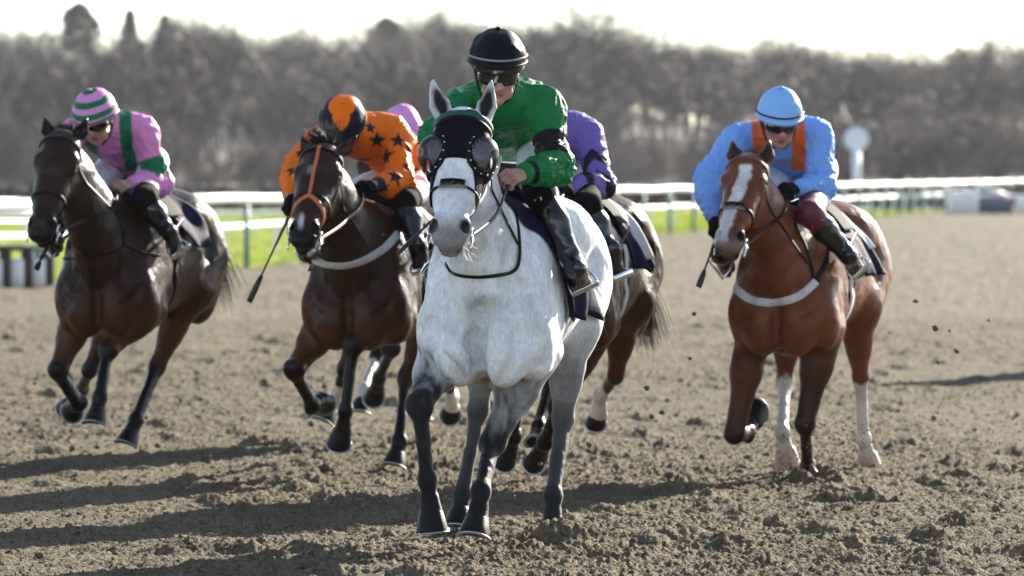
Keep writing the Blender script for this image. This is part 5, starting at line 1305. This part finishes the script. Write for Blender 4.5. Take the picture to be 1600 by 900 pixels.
# bay with the white breast girth, orange jockey
OB = (.030, .0120, .0058)
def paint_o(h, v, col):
    col = paint_bay(h, v, col); a, b, c = head_coords(h, v); n = fnoise(v * 35, 2, 4) * .012; fr = (c > -.02) & (np.abs(b) < .1)
    m = sstep(.020, .004, np.abs(b + .016 - .06 * (a - .8) + n * .5) + .05 * np.abs(a - .82)) * sstep(.72, .80, a) * sstep(.93, .85, a) * fr * .8
    m = np.maximum(m, sstep(.026, .014, np.sqrt((b + .02) ** 2 + ((a - .32) * .5) ** 2) + n) * fr * .25)
    col = blend(col, m, (.5, .5, .52))
    hf = h.hindk[0]; return sock(col, h, v, (hf[1], hf[0]), .22, 0)
O = Horse(dict(hscale=1.12, px=601, Y=30.1, yaw=13, s=.96, body=OB, points=(.0045, .0038, .0036), paint=paint_o, wide=1.14, muzzlecol=(.005, .004, .004), earcol=(.010, .006, .005), earin=(.05, .025, .018),
    z0=-.02, head=dict(poll=(506, 236, .98), muzzle=(472, 384), yaw=18, roll=-10, ears=[(471, 211), (556, 213)], earturn=40),
    fore=[dict(knee=(459, 578, -1), fet=(488, 632, 1), hoof=(508, 622, 1), up=OB, w=1.2, toe=V(0, .2, -1)),
          dict(knee=(552, 538, -1), fet=(540, 642, 1), hoof=(531, 694, 1), up=(.05, .015, .005), w=1.2)],
    hind=[dict(hock=(540, 575, 1), fet=(522, 625, 1), hoof=(503, 664, -1), up=OB, w=1.05),
          dict(hock=(634, 590, 1), fet=(624, 690, -1), hoof=(615, 734, -1), up=(.03, .009, .004), kneecol=(.015, .006, .004), w=1.0)]))
O.make(.0105, 'horse', 'bay racehorse with orange noseband straps and white breast girth', RUN)
O.bridle(M_LEATHER, noseA=(.56, .62)); 
P_, N_ = O.hring(.58, .60, -100, 100, 24, off=.004); dn = np.array([O.A * (.16 * O.hl) * abs(math.sin(R(x / 2)))**1.2 * 1.6 for x in np.linspace(-100, 100, 25)])
P2 = O.b.snap(P_ + dn, .003); O.part(MB().ribbon(P2, O.b.grad(P2), .024, .006), 'grakle_noseband', M_ORANGE_STRAP)
P2 = O.b.snap(np.array([O.H(a, 0, .09) for a in np.linspace(.08, .60, 16)]), .003); O.part(MB().ribbon(P2, O.b.grad(P2), .018, .006), 'face_strap', M_ORANGE_STRAP)
O.saddlery(cloth=(-.12, .38), drop=96, shift=.26, flare=.035, numcloth=(-.11, -.02, -84, 84), seed=15)
chest_strap(O, [(484, 392), (496, 408), (530, 415), (565, 408), (600, 388), (622, 365)], 'breast_girth', M_WEB, .042)
O.hair('forelock', [O.H(-.05, b, -.03) for b in (-.05, 0, .05)], [O.Z + O.F * .05 - O.L * .05] * 3, .16, 260, M_HAIR, .32, .35)
O.hair('mane', [n_[0] + O.Z * n_[2] * .95 for n_ in O.neck[2:8]], [O.Z * .3 - O.L * .8 - O.F * .5] * 6, .10, 120, M_HAIR, .3, .6)
O.hair('tail', [O.T(-.93, 0, 1.33), O.T(-.95, 0, 1.30)], [-O.F] * 2, .6, 60, M_HAIR, .16, 1.0)
ORANGE, ONAVY = (.80, .16, .006), (.012, .010, .022)
def star_mask(u, w, r):
    ang = np.arctan2(u, w); rad = np.hypot(u, w); k = np.pi / 5; a = np.abs(((ang + 20 * k) % (2 * k)) - k)
    # distance test against the edge between an outer point (r) and an inner corner (.42 r)
    a = k - a; ox, oy = r, 0.; ix, iy = .42 * r * math.cos(k), .42 * r * math.sin(k); px, py = rad * np.cos(a), rad * np.sin(a)
    return ((ix - ox) * (py - oy) - (iy - oy) * (px - ox)) > 0
def pat_stars(j, v, Cc):
    o = V(0, 0, CAM_H)
    for (x, y, r) in [(589, 219, 11), (622, 220, 10), (604, 245, 12), (618, 276, 12), (594, 258, 6), (640, 232, 9), (636, 262, 8), (568, 250, 9), (458, 266, 10), (470, 240, 8), (500, 222, 8), (602, 294, 8), (578, 200, 8)]:
        # each star is sewn at a spot of the silk: find the spot, then measure on the cloth round it
        d = ray_dir(x, y); t = j.h.c['Y'] - 1.4
        for _ in range(140):
            dd = j.bj.ev(np.array([o + d * t]))[0]; t += np.clip(dd * .7, .0008, .03) if dd > .0008 else 0
        p = o + d * t
        if t > j.h.c['Y'] + .5: continue
        n = j.bj.grad(np.array([p]))[0]; ux = nrm(V(1, 0, 0) - n * n[0]); uy = np.cross(n, ux); q = v - p; rr = r * t / F_PX
        m = star_mask(q @ ux, q @ uy, rr * 1.35) & (np.abs(q @ n) < .06); Cc = blend(Cc, m.astype(float), ONAVY)
    q = 1; ax = j.wr[q] - j.el[q]; t = (v - j.el[q]) @ ax / (ax @ ax); d = np.linalg.norm(v - j.el[q] - np.clip(t, 0, 1)[:, None] * ax, axis=1)
    return blend(Cc, (d < .1) * sstep(.80, .82, t), ONAVY)
def cap_diamond(p):
    x, y, z = p; az = abs(math.atan2(x - .0, y)); top = (z - .06) / .10
    return ORANGE if z > .082 + .056 * min(az / .75, 1) else ONAVY
JO = Jockey(O, dict(hump=.05, head=(536, 196, .50), sh=[(508, 214, .26), (618, 208, .26)], el=[(464, 262, -1), (626, 284, -1)], wr=[(453, 308, -1), (584, 290, -1)],
    rleg=[(528, 318, .24), (499, 378, -.05)], hip=(660, 268, -.30), knee=(632, 316, .26), ankle=(652, 386, .02), toe=(655, 412, .12), silk=ORANGE, pat=pat_stars, cap=cap_diamond, glove=(0, 1), hpitch=48, hyaw=2, helm=(.118, .136, .128), buttonmat=mat('orange_button', ORANGE, .5)))
JO.make('jockey in orange silks with navy stars and a navy cap with an orange diamond', .0055)
for q in (0, 1): O.rein(-1 if q == 0 else 1, JO.grips[q][0], M_TAN)
w0 = JO.grips[0][0]; w1 = at(389, 472, w0[1] - .1); whip(w0 - nrm(w1 - w0) * .05, w1, 'long black riding whip held out over the track by the orange jockey', M_WHIP)

# brown horse hidden behind the grey
PB = (.028, .0105, .005)
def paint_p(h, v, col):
    col = paint_bay(h, v, col)
    k = h.hindk[1]; return sock(col, h, v, (k[1], k[0]), .16, 1)
Pu = Horse(dict(px=905, Y=28.7, yaw=11, s=.96, body=PB, points=(.0055, .0042, .004), paint=paint_p, wide=1.12, muzzlecol=(.012, .009, .008),
    head=dict(poll=(800, 205, .95), muzzle=(784, 350), yaw=6, ears=[(778, 176), (822, 176)]),
    hoofs=.95, fore=[dict(knee=(806, 630, -1), fet=(802, 682, 1), hoof=(790, 722, 1), up=PB), dict(knee=(872, 636, -1), fet=(852, 690, 1), hoof=(836, 724, 1), up=PB)],
    hind=[dict(hock=(858, 600, 1), fet=(842, 670, -1), hoof=(836, 700, -1), up=PB), dict(hock=(962, 585, 1), fet=(940, 615, 1), hoof=(932, 662, 1), up=(.04, .013, .005), kneecol=(.02, .008, .005), w=1.1)]))
Pu.make(.012, 'horse', 'brown racehorse half hidden behind the grey, its tail streaming', RUN)
Pu.bridle(M_LEATHER); Pu.saddlery(cloth=(-.20, .24), drop=94, shift=.14, flare=.04, numcloth=(-.19, -.12, -86, 86), seed=19)
Pu.hair('tail', [Pu.T(-.93, 0, 1.30), Pu.T(-.95, 0, 1.25)], [-Pu.F + Pu.L * .42 - .35 * Pu.Z] * 2, .66, 750, M_HAIR_BROWN, .12, 1.5, r=.0042)
Pu.hair('mane', [n_[0] + Pu.Z * n_[2] * .95 for n_ in Pu.neck[2:8]], [Pu.Z * .3 - Pu.L * .8 - Pu.F * .5] * 6, .10, 100, M_HAIR, .3, .6)
PURP = (.15, .105, .36)
def pat_chev(j, v, Cc):
    for q in (0, 1):
        L0 = np.linalg.norm(j.el[q] - j.sh[q]); ax = j.el[q] - j.sh[q]; t = np.clip((v - j.sh[q]) @ ax / (ax @ ax), -.5, 1); d0 = np.linalg.norm(v - j.sh[q] - t[:, None] * ax, axis=1)
        bx = j.wr[q] - j.el[q]; t2 = np.clip((v - j.el[q]) @ bx / (bx @ bx), 0, 1.2); d1 = np.linalg.norm(v - j.el[q] - t2[:, None] * bx, axis=1)
        upper = d0 < d1; s = np.where(upper, t * L0, L0 + t2 * .255)
        c = np.where(upper[:, None], v - j.sh[q] - t[:, None] * ax, v - j.el[q] - t2[:, None] * bx); side = np.abs(c @ nrm(np.cross(ax, V(0, 1, 0))))
        ph = s - .9 * side
        m = ((ph % .125) < .058) * (s > .13) * (s < .50) * (np.minimum(d0, d1) < .10)
        Cc = blend(Cc, m.astype(float), (.010, .008, .014))
    return Cc
JP = Jockey(Pu, dict(hump=.05, head=(800, 190, .50), sh=[(812, 214, .24), (918, 212, .24)], el=[(800, 280, -1), (938, 288, -1)], wr=[(812, 300, -1), (890, 296, -1)],
    hip=(892, 244, -.26), knee=(918, 320, .26), ankle=(952, 396, .0), toe=(957, 420, .10), silk=PURP, pat=pat_chev, cap=cap_plain((.2, .135, .52)), glove=(0, 1), kneetop=.4, hpitch=24))
JP.make('jockey in purple silks with black chevron sleeves, crouched behind the green jockey', .0068)
for q in (0, 1): Pu.rein(-1 if q == 0 else 1, JP.grips[q][0], M_LEATHER)

# rearmost runner behind the orange jockey
Kb = Horse(dict(px=640, Y=33.8, yaw=9, s=.96, body=(.022, .009, .005), points=(.014, .010, .009), wide=1.12, muzzlecol=(.012, .009, .008),
    head=dict(poll=(590, 230, .95), muzzle=(580, 350), yaw=8, ears=[(574, 205), (606, 205)]),
    fore=[dict(knee=(612, 545, -1), fet=(592, 590, 1), hoof=(586, 620, 1), up=(.022, .009, .005)), dict(knee=(700, 590, -1), fet=(706, 622, 1), hoof=(706, 646, 1), up=(.022, .009, .005))],
    hind=[dict(hock=(588, 560, 1), fet=(568, 610, -1), hoof=(562, 650, -1), up=(.022, .009, .005)), dict(hock=(668, 560, 1), fet=(662, 620, -1), hoof=(660, 660, -1), up=(.022, .009, .005))],
    paint=lambda h, v, col: sock(sock(col, h, v, (h.hindk[0][1], h.hindk[0][0]), .30, 0), h, v, (h.forek[1][1], h.forek[1][0]), .15, 0, (.6, .55, .5))))
Kb.make(.013, 'horse', 'brown racehorse rearmost in the field, mostly hidden behind the orange jockey\'s mount', RUN)
Kb.bridle(M_LEATHER); Kb.saddlery(cloth=(-.36, .24), drop=92, shift=.1, seed=23)
Kb.hair('tail', [Kb.T(-.93, 0, 1.30), Kb.T(-.95, 0, 1.25)], [-Kb.F] * 2, .6, 60, M_HAIR, .18, 1.0)
LAV = (.62, .60, .70)
def pat_lav(j, v, Cc):
    for q in (0, 1):
        bx = j.wr[q] - j.el[q]; ax = j.el[q] - j.sh[q]
        t = (v - j.sh[q]) @ ax / (ax @ ax); d = np.linalg.norm(v - j.sh[q] - np.clip(t, 0, 1)[:, None] * ax, axis=1); t2 = (v - j.el[q]) @ bx / (bx @ bx); d2 = np.linalg.norm(v - j.el[q] - np.clip(t2, 0, 1)[:, None] * bx, axis=1)
        Cc = blend(Cc, ((d < .085) & (t > .45)) | (d2 < .085), (.12, .25, .62))
    return Cc
JK = Jockey(Kb, dict(head=(628, 207, .50), sh=[(596, 226, .25), (684, 222, .25)], el=[(580, 276, -1), (686, 288, -1)], wr=[(590, 304, -1), (650, 302, -1)],
    hip=(664, 244, -.32), knee=(668, 320, .26), ankle=(690, 380, .0), toe=(694, 400, .1), silk=LAV, pat=pat_lav, cap=cap_plain((.62, .28, .62)), bandmat=mat('lilac_band', (.62, .28, .62), .5), rimmat=mat('lilac_rim', (.62, .28, .62), .5), buttonmat=mat('lilac_button', (.62, .28, .62), .5), hpitch=24))
JK.make('jockey in white and blue silks with a pink cap, partly hidden behind the orange jockey', .008)
# ------------------------------------------------------------------ dirt thrown up
rg = np.random.default_rng(21)
spots = [(1462, 513, 30.2), (1484, 517, 30.4), (1495, 549, 30.6), (1466, 566, 30.3), (1430, 470, 31), (1300, 568, 30.2), (1293, 569, 30), (737, 476, 24.9), (1010, 607, 28.5), (1018, 650, 28), (1001, 676, 28), (1034, 644, 29), (1320, 420, 32), (1390, 520, 31), (1545, 500, 31), (1085, 490, 30), (1078, 560, 30.4), (1240, 500, 29)]
for i, (px, py, Yd) in enumerate(spots):
    r = rg.uniform(.008, .020); p = at(px, py, Yd); v = IV * r * rg.uniform(.6, 1.3, (12, 1)); o = link('flying_clod', mesh_np('flying_clod', v, IF), M_SAND, None, p)
    tag(o, 'small dark clod of sand thrown into the air behind the horses', 'clod', 'clods of sand in the air')
for (hx, hy, nn_) in [(h_.hindk[q_][2][0], h_.hindk[q_][2][1], 5) for h_ in (G, O, Lb) for q_ in (0, 1)]:
    for _ in range(nn_):
        r = rg.uniform(.006, .014); p = V(hx + rg.normal(0, .16), hy + abs(rg.normal(0, .35)), .04 + abs(rg.normal(0, .22))); v = IV * r * rg.uniform(.6, 1.3, (12, 1)); o = link('flying_clod', mesh_np('flying_clod', v, IF), M_SAND, None, p)
        tag(o, 'small dark clod of sand thrown into the air behind the horses', 'clod', 'clods of sand in the air')
N = 900; a = rg.uniform(0, 6.28, N); h_ = rg.random(N) ** 2.2 * .30; rr = rg.random(N) ** .7 * .28 + h_ * .2; c = at(1278, 765, 29.35) * V(1, 1, 0)
P = np.stack([c[0] + rr * np.cos(a) * 1.0, c[1] + rr * np.sin(a), h_ + .02], 1); r = rg.uniform(.0015, .006, N)
v = (IV[None] * r[:, None, None] + P[:, None]).reshape(-1, 3); tag(link('sand_spray', mesh_np('sand_spray', v, (IF[None] + np.arange(N)[:, None, None] * 12).reshape(-1, 3)), M_SAND), kind='stuff')
# the next runner, just outside the picture on the right: its long shadow reaches in behind the chestnut
def copy_tree(o, parent=None):
    c = o.copy(); COL.objects.link(c); c.parent = parent
    for ch in list(o.children): copy_tree(ch, c)
    return c
off = V(5.75, 47.2, 0) - Pu.base
for src, lb in ((Pu.o, 'brown racehorse trailing at the far right, its shadow reaching in behind the chestnut'), (JP.o, 'jockey in purple silks on the horse trailing at the far right')):
    c = copy_tree(src); c.location = V(src.location) + off; c['label'] = lb
# ------------------------------------------------------------------ winter haze
HAZE = .00008
b = MB().box((0, 395, 15.5), (330, 830, 33.5)); hz = b.build('haze', None, smooth=False); tag(hz, kind='stuff')
m = bpy.data.materials.new('winter_haze'); m.use_nodes = True; t = m.node_tree; t.nodes.remove(t.nodes['Principled BSDF'])
pv = t.nodes.new('ShaderNodeVolumePrincipled'); pv.inputs['Density'].default_value = HAZE; pv.inputs['Color'].default_value = (.90, .92, 1, 1); pv.inputs['Anisotropy'].default_value = .25
t.links.new(pv.outputs['Volume'], t.nodes['Material Output'].inputs['Volume']); hz.data.materials.append(m)
